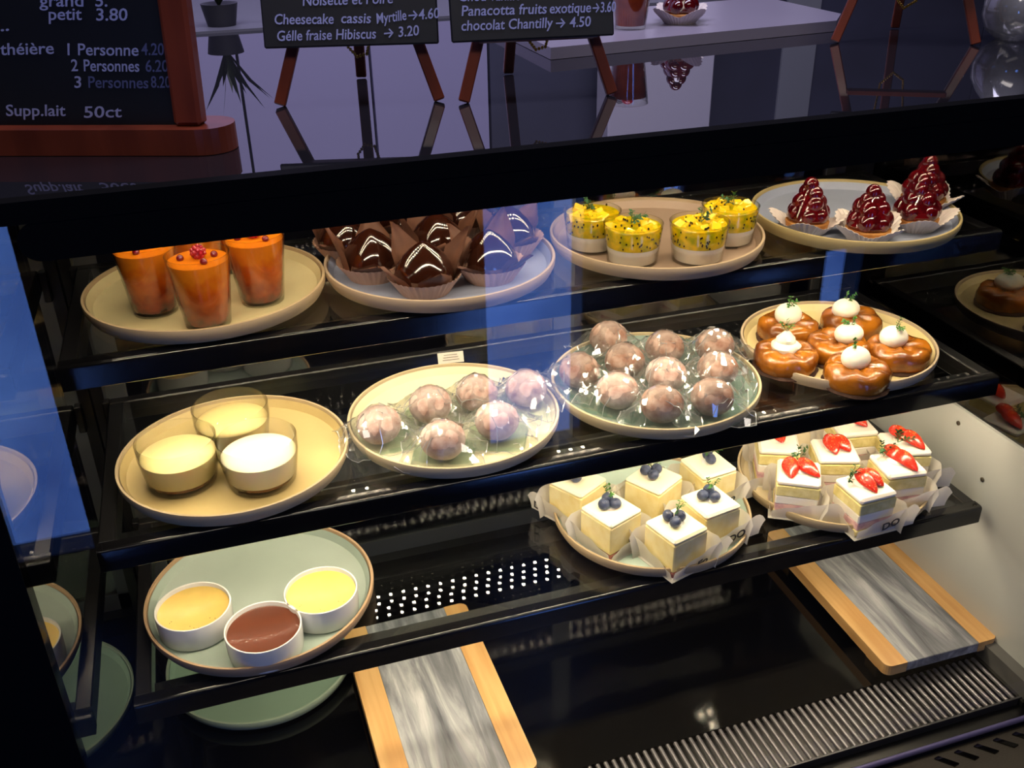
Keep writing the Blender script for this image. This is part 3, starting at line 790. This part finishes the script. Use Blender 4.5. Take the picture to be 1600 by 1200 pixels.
# ------------------------------------------------------------------ ramekins
ceram = mat('white_porcelain', c('#dcdcd8'), 0.18, coat=0.4)
def ramekin(x, y, label, col, spots):
    t = thing('ramekin', label, 'dessert', (x, y, ZC+0.0058), 0, 'white ramekins of cream on the grey green plate')
    r, h = 0.0390, 0.0300
    MB().lathe([(0, 0.0), (r*0.90, 0.0), (r*0.97, 0.002), (r*0.985, 0.008), (r, h-0.001), (r*0.992, h), (r*0.955, h), (r*0.945, h-0.001), (r*0.90, 0.006), (0, 0.005)], 72).build('dish', ceram, t)
    m = mat('filling_'+col, c(col), 0.38, coat=0.12, sss=0.1, noise=tuple(q*0.82 for q in c(col)), scale=26, rpos=(0.45, 0.75))
    MB().lathe([(0, 0.010), (r*0.91, 0.010), (r*0.940, h-0.0045), (r*0.91, h-0.0055), (0, h-0.0052)], 60).build('cream_filling', m, t)
    if spots:
        rr = random.Random(5); b = MB()
        for _ in range(9):
            a = rr.uniform(3.6, 5.6); q = r*rr.uniform(.6, .85)
            b.ball(0.0006, 6, 4, T=T(q*math.cos(a), q*math.sin(a), h-0.0052), sz=0.4)
        b.build('vanilla_specks', mat('speck', c('#6b4a1c'), 0.5), t)['kind'] = 'stuff'
ramekin(.0640, .1080, 'white ramekin of yellow custard with dark specks, left of three', '#e6c46a', True)
ramekin(.1310, .0520, 'white ramekin of brown caramel cream, foremost of three', '#5e2708', False)
ramekin(.1950, .0900, 'white ramekin of bright lemon cream, rightmost of three', '#e9dc72', True)

# ------------------------------------------------------------------ wrapped square cakes
wrapm = glass('greaseproof_paper', 0.02, (0.9, 0.9, 0.88), body=c('#eae6de'), bodyfac=0.86, rough=0.4, trans=True)
inkm = mat('paper_ink', c('#3d3a3a'), 0.7)
def wrap(t, w, seed, texts=(), lo=0.014, hi=0.044):
    """sheet folded up around a square cake; corner 0 (-x,-y) faces the viewer"""
    r = random.Random(seed); h = w/2+0.0015
    pc = [(-h, -h), (h, -h), (h, h), (-h, h)]
    flaps = []
    # front flaps go from the open corner 0 outwards; rear ones stand high
    for a, b, h0, h1, ext, txt in ((0, 1, lo, hi, 0.028, texts[0] if texts else None), (0, 3, lo, hi*0.9, 0.024, texts[1] if len(texts) > 1 else None), (2, 1, hi*0.8, hi, 0.012, None), (2, 3, hi*0.8, hi, 0.012, None)):
        A = Vector((*pc[a], 0)); B = Vector((*pc[b], 0)); d = (B-A).normalized(); L = (B-A).length
        nrm = Vector((d.y, -d.x, 0));
        if nrm.dot(A+B) < 0: nrm = -nrm
        ph = r.uniform(0, 6); bend = r.uniform(0.25, 0.5)
        def fn(u, v, A=A, d=d, L=L, nrm=nrm, h0=h0, h1=h1, ext=ext, ph=ph, bend=bend):
            s = u*(L+ext)
            q = s/(L+ext)
            hh = h0*(1-q)+h1*q
            if q > 0.85: hh *= 1-((q-0.85)/0.15)**2*0.35
            o = 0.0012+(0.003+0.012*bend*q)*v**1.4+0.0009*math.sin(s*240+ph)*v
            if s > L: o += 0.0
            zz = 0.0006+hh*v*(1-0.12*v)
            return A+d*s+nrm*(o)+Vector((0, 0, zz))
        m = MB(); m.grid(fn, 18, 8); o = m.build('paper_wrap', wrapm, t)
        if txt:
            # lettering lies on the flap, following its tangent plane near its outer end
            u0 = 0.40
            p = Vector(fn(u0, 0.22)); pu = Vector(fn(u0+0.3, 0.32))-p; pv = Vector(fn(u0+0.1, 0.75))-Vector(fn(u0+0.1, 0.28))
            pu.normalize(); nn = pu.cross(pv).normalized()
            if nn.dot(nrm) < 0: 
                pu = -pu; nn = -nn; p = Vector(fn(u0+0.52, 0.22))
            pv = nn.cross(pu).normalized()
            Tm = Matrix((pu, pv, nn)).transposed().to_4x4(); Tm.translation = p+nn*0.0026
            lettering(txt, inkm, o, Tm, 0.0170, 0.92, 0, 0.0004)
        b2 = MB()
    m = MB(); e = h+0.004
    m.prism([(-e, -e), (e, -e), (e, e), (-e, e)], 0.0, 0.0007); m.build('paper_base', wrapm, t)
cheesem = mat('cheesecake_sponge', c('#efe2ae'), 0.55, sss=0.15, noise=c('#e6d28e'), scale=60, bump=0.15)
toppm = mat('cheesecake_cream_top', c('#f6efcf'), 0.4, sss=0.15)
jamm = mat('purple_jam_layer', c('#6d2638'), 0.4, noise=c('#a86a58'), scale=70)
bluem = mat('blueberry_skin', c('#20263f'), 0.45, noise=c('#4a5470'), scale=90)
def blueberry_cake(x, y, rz, label, seed, texts=(), berries=3, group='blueberry cheesecakes in printed paper'):
    t = thing('blueberry_cheesecake', label, 'cake', (x, y, ZC+0.0060), rz, group)
    w, h = 0.050, 0.051
    a = w/2
    MB().bevbox(-a, a, -a, a, 0.0080, h-0.006, 0.0012).build('cake_body', cheesem, t)
    MB().bevbox(-a-.0003, a+.0003, -a-.0003, a+.0003, 0.0008, 0.0078, 0.001).build('jam_layer', jamm, t)
    MB().bevbox(-a-0.0002, a+0.0002, -a-0.0002, a+0.0002, h-0.0063, h, 0.0025).build('cream_top', toppm, t)
    MB().ball(0.0085, 16, 8, T=T(0.002, 0.002, h, s=(1.2, 1, 0.45))).build('cream_dollop', creamm, t)
    r = random.Random(seed)
    for k in range(berries):
        an = seed+k*2.1
        q = 0.0078 if berries > 2 else 0.006
        m = MB(); m.ball(0.0070, 16, 10, sz=0.88); m.lathe([(0.0024, 0.0050), (0.0022, 0.0064), (0.0010, 0.0055), (0, 0.0052)], 10)
        o = m.build('blueberry', bluem, t); o.location = (-0.001+q*math.cos(an), 0.003+q*math.sin(an), h+0.0068); o.rotation_euler = (r.uniform(-.8, .8), r.uniform(-.8, .8), 0)
    sprig(t, 0.006, 0.008, h+0.006, 1.2, seed)
    wrap(t, w, seed, texts)
    return t
blueberry_cake(.533, .098, R(22), 'blueberry cheesecake at the left front of the mint plate', 1, (None, None), 3)
blueberry_cake(.590, .045, R(16), 'blueberry cheesecake foremost on the mint plate with two large printed letters on its wrap', 2, ('Fo', 'D'), 3)
blueberry_cake(.648, .074, R(10), 'blueberry cheesecake at the right front of the mint plate', 3, ('DO', None), 3)
blueberry_cake(.607, .140, R(30), 'blueberry cheesecake at the rear centre, its berries just under the shelf edge', 4, (), 3)
blueberry_cake(.683, .145, R(8), 'blueberry cheesecake at the rear right of the mint plate with a herb sprig', 5, ('Fo', None), 2)
blueberry_cake(.518, .165, R(30), 'blueberry cheesecake at the rear left, mostly behind the shelf edge', 6, (None, 'D'), 3)

spongem = mat('yellow_green_sponge', c('#e6d99c'), 0.7, noise=c('#d2c27c'), scale=90, bump=0.5, bscale=160)
layerc = mat('shortcake_cream', c('#efe7da'), 0.5, sss=0.2)
jamp = mat('strawberry_filling', c('#d9b3b2'), 0.5, noise=c('#a76f88'), scale=90, rpos=(0.5, 0.75))
strawm = mat('strawberry_skin', c('#c9141c'), 0.25, coat=0.6, zramp=(-0.004, 0.016, [(0.0, c('#b80d18')), (0.9, c('#d1321c')), (1.3, c('#e8823c'))]))
seedy = mat('strawberry_seed', c('#e0b060'), 0.5)
def strawberry(t, x, y, z, L, yaw, tilt, name='strawberry_half'):
    """half berry lying with its point along +x"""
    v = []; 
    def fn(u, w):
        a = PI*u; q = w
        rad = 0.0114*math.sin(PI*min(1, 0.12+q*0.88))**0.6*(1-0.45*q) if q < 1 else 0
        return (-L*0.45+L*q, rad*math.cos(a)*1.1, rad*math.sin(a))
    m = MB(); m.grid(fn, 12, 12); 
    m.grid(lambda u, w: (fn(0, w)[0], fn(0, w)[1]*(1-2*u), 0), 4, 12)
    o = m.build(name, strawm, t)
    o.location = (x, y, z); o.rotation_euler = (0, tilt, yaw)
    r = random.Random(int(L*1e5)); s = MB()
    for i in range(46):
        u = r.uniform(0.08, 0.92); w = r.uniform(0.1, 0.92); p = Vector(fn(u, w))
        s.ball(0.00042, 5, 3, T=T(p.x, p.y, p.z+0.0001), sz=0.8)
    q = s.build('berry_seeds', seedy, o); q['kind'] = 'stuff'
    return o
def shortcake(x, y, rz, label, seed, straws, texts=(), herb=None):
    t = thing('strawberry_shortcake', label, 'cake', (x, y, ZC+0.0060), rz, 'strawberry shortcakes in printed paper')
    w, h = 0.051, 0.053; a = w/2
    MB().bevbox(-a, a, -a, a, 0.001, 0.0085, 0.001).build('sponge_layer', spongem, t)
    MB().bevbox(-a+.0008, a-.0008, -a+.0008, a-.0008, 0.0083, 0.0185, 0.001).build('fruit_layer', jamp, t)
    MB().bevbox(-a+.0004, a-.0004, -a+.0004, a-.0004, 0.0183, 0.0305, 0.0015).build('cream_layer', layerc, t)
    MB().bevbox(-a, a, -a, a, 0.0303, 0.0450, 0.001).build('sponge_layer', spongem, t)
    MB().bevbox(-a, a, -a, a, 0.0448, h, 0.0028).build('cream_top', layerc, t)
    MB().ball(0.011, 16, 8, T=T(0, 0.004, h-0.001, s=(1.2, 1.1, 0.5))).build('cream_dollop', creamm, t)
    for (sx, sy, L, yw, tl) in straws: strawberry(t, sx*1.05, sy, h+0.0045, L*1.18, yw, tl)
    if herb: sprig(t, herb[0], herb[1], h+0.003, 1.5, seed, leafd)
    wrap(t, w, seed+20, texts)
# viewer direction in world is about -125 degrees from these cakes
V = R(-120)
def toward(rz, d): return V-rz+d
shortcake(.776, .090, R(-32), 'strawberry shortcake with two berry halves spread apart, left front of the beige plate', 1, [(-0.010, -0.004, 0.028, toward(R(-32), 0.05), 0.15), (0.010, 0.000, 0.029, toward(R(-32), 0.75), 0.12)], (), (-0.002, 0.018))
shortcake(.834, .038, R(2), 'strawberry shortcake foremost on the beige plate, berry half beside a herb sprig', 2, [(0.000, 0.0, 0.032, toward(R(2), 0.5), 0.15), (0.010, 0.003, 0.026, toward(R(2), 0.75), 0.1)], ('DO', None), (-0.016, 0.012))
shortcake(.900, .066, R(-8), 'strawberry shortcake at the right front of the beige plate with overlapping berry halves', 3, [(0.0, 0.010, 0.028, toward(R(-8), 0.5), 0.1), (0.006, -0.006, 0.031, toward(R(-8), 0.6), 0.15)], (), (-0.014, 0.012))
shortcake(.938, .104, R(-15), 'strawberry shortcake at the far right of the beige plate against the shelf side', 4, [(-0.002, 0.008, 0.030, toward(R(-15), 0.6), 0.05), (0.008, -0.006, 0.030, toward(R(-15), 0.65), 0.15)], (), (-0.012, -0.006))
shortcake(.846, .118, R(-20), 'strawberry shortcake in the centre of the beige plate', 5, [(-0.004, 0.002, 0.030, toward(R(-20), 0.2), 0.1), (0.008, 0.004, 0.026, toward(R(-20), 0.6), 0.1)], ('O', None), None)
shortcake(.903, .165, R(-10), 'strawberry shortcake at the rear right of the beige plate', 6, [(0.006, 0.0, 0.028, toward(R(-10), 0.7), 0.1)], (), None)
shortcake(.790, .160, R(-25), 'strawberry shortcake at the rear left, hidden behind the shelf edge', 7, [(0.0, 0.006, 0.028, toward(R(-25), 0.3), 0.1)], (), None)

# ------------------------------------------------------------------ marble boards
def marble():
    m = bpy.data.materials.new('grey_marble'); m.use_nodes = True; nt = m.node_tree; b = nt.nodes['Principled BSDF']
    b.inputs['Roughness'].default_value = 0.25
    tc = nt.nodes.new('ShaderNodeTexCoord'); mp = nt.nodes.new('ShaderNodeMapping'); mp.inputs['Scale'].default_value = (1, 0.10, 1)
    mp.inputs['Rotation'].default_value = (0, 0, R(4))
    n = nt.nodes.new('ShaderNodeTexNoise'); n.inputs['Scale'].default_value = 42; n.inputs['Detail'].default_value = 8; n.inputs['Roughness'].default_value = 0.62; n.inputs['Distortion'].default_value = 0.5
    r = nt.nodes.new('ShaderNodeValToRGB')
    cr = r.color_ramp; cr.elements[0].position = 0.30; cr.elements[0].color = (*c('#5c5f66'), 1); cr.elements[1].position = 0.72; cr.elements[1].color = (*c('#ececee'), 1)
    e = cr.elements.new(0.47); e.color = (*c('#8b8e95'), 1); e = cr.elements.new(0.56); e.color = (*c('#adb0b5'), 1)
    nt.links.new(tc.outputs['Object'], mp.inputs[0]); nt.links.new(mp.outputs[0], n.inputs['Vector']); nt.links.new(n.outputs['Fac'], r.inputs[0]); nt.links.new(r.outputs[0], b.inputs['Base Color'])
    return m
marb = marble()
bamboo = mat('bamboo', c('#e8bb7c'), 0.4, noise=c('#d5a264'), scale=60, stretch=(1, 0.06, 1), rpos=(0.4, 0.6))
def board(x, y, rz, L, label):
    t = thing('serving_board', label, 'board', (x, y, 0.0), rz, 'marble and bamboo serving boards')
    w, sw, z0, z1 = 0.167, 0.030, 0.016, 0.0315
    hl, hw = L/2, w/2
    for s in (-1, 1):
        poly = []
        rc = 0.010
        xo = s*hw; xi = s*(hw-sw)
        for (cxx, cyy, a0) in ((xo-s*rc, -hl+rc, -PI/2), (xo-s*rc, hl-rc, 0)):
            for k in range(6):
                a = a0+PI/2*k/5
                poly.append((cxx+s*rc*math.cos(a), cyy+rc*math.sin(a)))
        poly = [(xi, -hl)]+poly+[(xi, hl)]
        if s < 0: poly = poly[::-1]
        MB().prism(poly, z0, z1).build('bamboo_strip', bamboo, t)
        for yy in (-hl*0.72, hl*0.72):
            MB().bevbox(s*(hw-0.018)-0.008, s*(hw-0.018)+0.008, yy-0.012, yy+0.012, 0.0, z0, 0.002).build('foot', bamboo, t)
    MB().bevbox(-(hw-sw), hw-sw, -hl, hl, z0+0.0005, z1-0.0003, 0.0008).build('marble_slab', marb, t)
    return t
board(.310, .105, R(1.0), 0.29, 'marble and bamboo serving board, left one, foremost on the case floor')
board(.937, .108, R(-0.5), 0.29, 'marble and bamboo serving board beside the pale side panel')

# ------------------------------------------------------------------ things on top of the case
wood = mat('red_brown_wood', c('#7e3722'), 0.35, noise=c('#642818'), scale=30, stretch=(1, 1, 0.2), coat=0.2)
boardblack = mat('chalkboard_black', c('#0c0e16'), 0.5)
chalk = mat('chalk_marker', c('#9a9fd0'), 0.7)
chalkd = mat('chalk_faded', c('#4f5684'), 0.7)
gold = mat('gold_chain_metal', c('#b08a3a'), 0.3, 0.9)

# large chalkboard at the left, turned towards the viewer
ang = R(-21.5)
t = thing('standing_chalkboard', 'large black chalkboard in a brown wooden frame with a thick wooden foot, at top left', 'sign', (.1605, -.0286, ZT), ang)
KS = 0.81  # case-top things scaled about the camera by this, baked into their coordinates too
t.scale = (KS,)*3
poly = []
for k in range(13):
    a = -PI/2+PI*k/12
    poly.append((-0.008+0.026*math.cos(a), 0.026*math.sin(a)))
poly += [(-0.40, 0.026), (-0.40, -0.026)]
ft = MB(); ft.prism(poly, 0.0005, 0.0225); ft.build('foot_block', wood, t)
lean = R(-6)
Lm = T(0.003, -0.008, 0.0225, rx=lean)
MB().bevbox(-0.032, -0.008, -0.008, 0.010, 0, 0.32, 0.003, T=Lm).build('frame_stile', wood, t)
MB().box(-0.38, -0.032, 0.000, 0.006, 0.0, 0.32, T=Lm).build('chalkboard_panel', boardblack, t)
Tl = T(0, 0, 0) @ Lm @ T(0, -0.0006, 0, rx=PI/2)
MWt = Matrix.Translation((.1605, -.0286, ZT)) @ Matrix.Rotation(ang, 4, 'Z') @ Matrix.Diagonal((KS, KS, KS, 1))
def on_board(px, py, MW, Lmat, yoff):
    """local (x, z) on a sign's face of the point that lies behind a given spot of the picture"""
    d = cx*((px-800)/FPX) - cy*((py-600)/FPX) + fwd
    Mi = (MW @ Lmat).inverted(); o = Mi @ CAM; dd = Mi.to_3x3() @ d
    k = (yoff-o.y)/dd.y; p = o+dd*k
    return p.x, p.z
def write(t, MW, Lmat, yoff, items, m0):
    for it in items:
        txt, x0, x1, yb = it[0], it[1], it[2], it[3]
        yb2 = it[4] if len(it) > 4 else yb
        m = it[5] if len(it) > 5 else m0
        size = it[6] if len(it) > 6 else (0.0135 if t.scale[0] < 0.9 else 0.011)
        a = on_board(x0, yb, MW, Lmat, yoff); b = on_board(x1, yb2, MW, Lmat, yoff)
        L = math.hypot(b[0]-a[0], b[1]-a[1]); an = math.atan2(b[1]-a[1], b[0]-a[0])
        cu = bpy.data.curves.new('m', 'FONT'); cu.body = txt; cu.size = size
        o = bpy.data.objects.new('m', cu); COL.objects.link(o); bpy.context.view_layer.update(); wdt = max(o.dimensions.x, 1e-4)
        bpy.data.objects.remove(o); bpy.data.curves.remove(cu)
        Tm = Lmat @ Matrix.Translation((a[0], yoff, a[1])) @ Matrix.Rotation(PI/2, 4, 'X') @ Matrix.Rotation(an, 4, 'Z')
        lettering(txt, m, t, Tm, size, L/wdt, 0.14, 0.00012)
write(t, MWt, Lm, -0.0004, [('grand', 62, 130, 10), ('5.', 148, 166, 10), ('petit', 75, 126, 31), ('3.80', 149, 197, 32), ('..', 0, 12, 49, 48),
      ('théière', 1, 84, 86, 84), ('1 Personne', 101, 211, 86, 87), ('4.20', 221, 256, 86, 86, chalkd), ('2', 111, 121, 111), ('Personnes', 130, 216, 111, 112), ('6.20', 227, 262, 112, 112, chalkd),
      ('3', 115, 125, 137), ('Personnes', 137, 230, 137, 138, chalkd), ('8.20', 236, 266, 137, 137, chalkd), ('Supp.lait', 9, 101, 181, 181), ('50ct', 130, 188, 184, 183)], chalk)

def chain(t, pts):
    m = MB()
    for i in range(len(pts)-1):
        a, b = Vector(pts[i]), Vector(pts[i+1]); n = max(1, int((b-a).length/0.0022))
        for k in range(n):
            p = a.lerp(b, k/n); m.ball(0.0013, 6, 4, T=T(*p, s=(1, 0.8, 1.2)))
    m.build('chain', gold, t)
def easel(fl, fr, fb, label, H=0.195, group='small brown easels on the case top'):
    mid = ((fl[0]+fr[0])/2, (fl[1]+fr[1])/2)
    ang = math.atan2(fr[1]-fl[1], fr[0]-fl[0])
    t = thing('small_easel', label, 'easel', (mid[0], mid[1], ZT), ang, group)
    hw = math.hypot(fr[0]-fl[0], fr[1]-fl[1])/2
    bl = Matrix.Rotation(-ang, 4, 'Z') @ Vector((fb[0]-mid[0], fb[1]-mid[1], 0))
    apex = Vector((0, 0.045, H))
    def leg(p):
        p = Vector(p); d = apex-p; L = d.length; z = d.normalized(); x = Vector((1, 0, 0)); y = z.cross(x).normalized(); x = y.cross(z)
        M = Matrix((x, y, z)).transposed().to_4x4(); M.translation = p
        m = MB(); m.bevbox(-0.0047, 0.0047, -0.0032, 0.0032, 0.0015, L, 0.001, T=M); return m.build('leg', wood, t)
    leg((-hw, 0, 0)); leg((hw, 0, 0)); leg((bl.x, bl.y, 0))
    MB().bevbox(-0.050, 0.050, -0.003, 0.008, 0.047, 0.0525, 0.001).build('ledge', wood, t)
    return t, ang, mid, bl
def chalk_sign(c0, w, hgt, ang, label, back, items=(), MWonly=False):
    t = thing('chalk_sign', label, 'sign', c0, ang)
    Lm2 = T(0, 0, 0, rx=R(-14))
    MB().bevbox(0, w, 0.0, 0.0032, 0, hgt, 0.0012, T=Lm2).build('sign_panel', boardblack, t)
    MW = Matrix.Translation(c0) @ Matrix.Rotation(ang, 4, 'Z')
    write(t, MW, Lm2, -0.0004, items, chalk)
    return t, Lm2
def ray_y(px, py, p0, nrm):
    d = cx*((px-800)/FPX) - cy*((py-600)/FPX) + fwd
    k = (Vector(p0)-CAM).dot(Vector(nrm))/d.dot(Vector(nrm))
    return CAM+d*k
for fl, fr, fb, lab, slab_, e0, e1, items in (
    ((.2167, .0889), (.3452, .0562), (.3023, .1847), 'brown wooden easel, left of the two small ones near the middle', 'small black chalk sign listing a cassis cheesecake, left of the two middle signs', (413, 76), (686, 68),
     [('Noisette et Poire', 472, 612, 9, 5), ('Cheesecake', 428, 520, 38, 37), ('cassis', 532, 578, 36, 36), ('Myrtille', 588, 634, 37, 31), ('→4.60', 636, 684, 32, 28),
      ('Gélle fraise Hibiscus', 432, 586, 64, 60), ('→ 3.20', 598, 652, 60, 55)]),
    ((.3611, .0418), (.4865, .0238), (.4339, .148), 'brown wooden easel, right of the two small ones near the middle', 'small black chalk sign listing panna cotta, right of the two middle signs', (706, 70), (960, 52),
     [('Chou vanille', 716, 812, 2, 0), ('Panacotta fruits', 720, 852, 25, 21), ('exotique', 858, 922, 21, 19), ('→3.60', 924, 960, 20, 18), ('chocolat Chantilly', 720, 862, 48, 43), ('→ 4.50', 866, 920, 44, 41)])):
    t, an, mid, bl = easel(fl, fr, fb, lab)
    n_ = Vector((-math.sin(an), math.cos(an), 0))
    p0 = Vector((mid[0], mid[1], ZT+0.04)) - n_*0.005
    a = ray_y(*e0, p0, n_); b = ray_y(*e1, p0, n_)
    wd = (b-a).length; an2 = math.atan2(b.y-a.y, b.x-a.x)
    s, L2 = chalk_sign(Vector((a.x, a.y, (a.z+b.z)/2)), wd, 0.105, an2, slab_, None, items)
    zc = (a.z+b.z)/2-ZT
    chain(t, [(-0.005, 0.010, zc+0.024), (-0.0065, 0.010, zc-0.003), (0.0, 0.011, zc-0.011), (0.008, 0.011, zc-0.009), (0.013, 0.011, zc+0.008)])
t, an, mid, bl = easel((.801, .1694), (.9213, .0984), (.9182, .2249), 'orange brown easel at the right end of the case top', H=0.21)
chain(t, [(-0.016, 0.024, 0.073), (-0.0145, 0.0226, 0.0445), (-0.003, 0.021, 0.0325), (0.008, 0.021, 0.040), (0.013, 0.021, 0.073)])
s, L2 = chalk_sign(Vector((mid[0]-0.061, mid[1]+0.024, ZT+0.069)), 0.138, 0.097, an, 'black chalk sign on the rightmost easel, seen only as a reflection in the case top', None)
w_ = MB(); pts = [(0.005+0.128*k/60, -0.0007, 0.094+0.0018*math.sin(k*1.1)) for k in range(61)]
w_.tube(pts, 0.0006, 5, T=L2); w_.build('chalk_border', chalk, s)

# white riser with sample desserts
white = mat('white_acrylic', c('#8d8798'), 0.3)
t = thing('white_riser', 'thick white display slab at top centre right carrying sample desserts', 'riser', (0, 0, ZT))
m = MB(); m.prism([(0.494, 0.197), (0.845, 0.232), (0.880, 0.275), (0.880, 0.44), (0.494, 0.415)], 0.0004, 0.0118); m.build('slab', white, t)
zr = ZT+0.0120
t = thing('orange_verrine', 'sample orange verrine standing on the white riser next to the chalk sign', 'dessert', (.6152, .2775, zr))
t.scale = (KS,)*3
MB().lathe([(0, 0.0005), (0.0205, 0.0005), (0.0288, 0.069), (0.0274, 0.069), (0.0196, 0.0045), (0, 0.004)], 40).build('glass_tumbler', cupg, t)
MB().lathe([(0, 0.0045), (0.0196, 0.0045), (0.0262, 0.060), (0, 0.0605)], 36).build('jelly', mat('dim_orange_jelly', c('#a8400e'), 0.2, coat=0.5, noise=c('#6e1408'), scale=30), t)
MB().ball(0.009, 12, 8, T=T(0, 0, 0.064), sz=0.8).build('raspberry', redm, t)
cherry_tart(.6808, .2896, zr, 'sample cherry tart in a white ruffled case on the white riser', 9, 0.77, None)
# logo box on the rear ledge, tall and white
t = thing('white_box', 'tall white box with a small round line drawing, mirrored in the case top', 'box', (0.965, 0.93, ZT+0.0033))
MB().bevbox(-0.104, 0.104, -0.03, 0.03, 0, 0.42, 0.003).build('carton', mat('white_carton', c('#cfcad6'), 0.5), t)
m = MB()
for rr in (0.012, 0.009, 0.006):
    pts = [(-0.083+rr*0.7*math.cos(a*PI/12)+0.001*math.sin(a*2), -0.0305, 0.202+rr*math.sin(a*PI/12)) for a in range(25)]
    m.tube(pts, 0.0006, 5)
m.build('line_emblem', mat('emblem_ink', c('#3a3846'), 0.6), t)
# glass bauble / rounded vase at the far right
t = thing('round_vase', 'rounded clear glass vase at the top right corner', 'vase', (0.978, .113, ZT+0.0005))
t.scale = (KS,)*3
gv = glass('vase_glass', 0.12, (0.85, 0.85, 0.85), body=(0.6, 0.6, 0.62), bodyfac=0.25, rough=0.05)
MB().lathe([(0, 0), (0.020, 0.0005), (0.034, 0.012), (0.041, 0.030), (0.040, 0.048), (0.030, 0.066), (0.022, 0.075), (0.024, 0.082), (0.022, 0.082), (0.020, 0.074), (0.028, 0.064), (0.038, 0.047), (0.039, 0.030), (0.032, 0.013), (0, 0.003)], 48).build('vase_body', gv, t)
# plant at the back left
t = thing('potted_plant', 'spiky dark green plant on the rear ledge between the chalkboards', 'plant', (0.198, 0.56, ZT+0.0033))
t.scale = (0.85,)*3
MB().lathe([(0, 0), (0.020, 0), (0.026, 0.030), (0.024, 0.030), (0.019, 0.026), (0, 0.026)], 24).build('pot', mat('dark_pot', c('#26262e'), 0.5), t)
r = random.Random(4)
leafp = mat('spiky_leaf', c('#27331f'), 0.5)
for k in range(16):
    az = r.uniform(0, 2*PI); tl = r.uniform(0.1, 0.75); L = r.uniform(0.05, 0.12)
    d = Vector((math.cos(az)*math.sin(tl), math.sin(az)*math.sin(tl), math.cos(tl))); sd = d.cross(Vector((0, 0, 1))).normalized()*0.004
    b = Vector((0, 0, 0.026)); mm = b+d*L*0.5; e = b+d*L+Vector((0, 0, -0.15*L))
    m = MB(); m.add([b-sd*0.5, b+sd*0.5, mm+sd, e, mm-sd, mm+Vector((0, 0, -0.0015))], [(0, 1, 2, 4), (4, 2, 3), (0, 4, 5), (5, 2, 1)]); m.build('leaf', leafp, t)
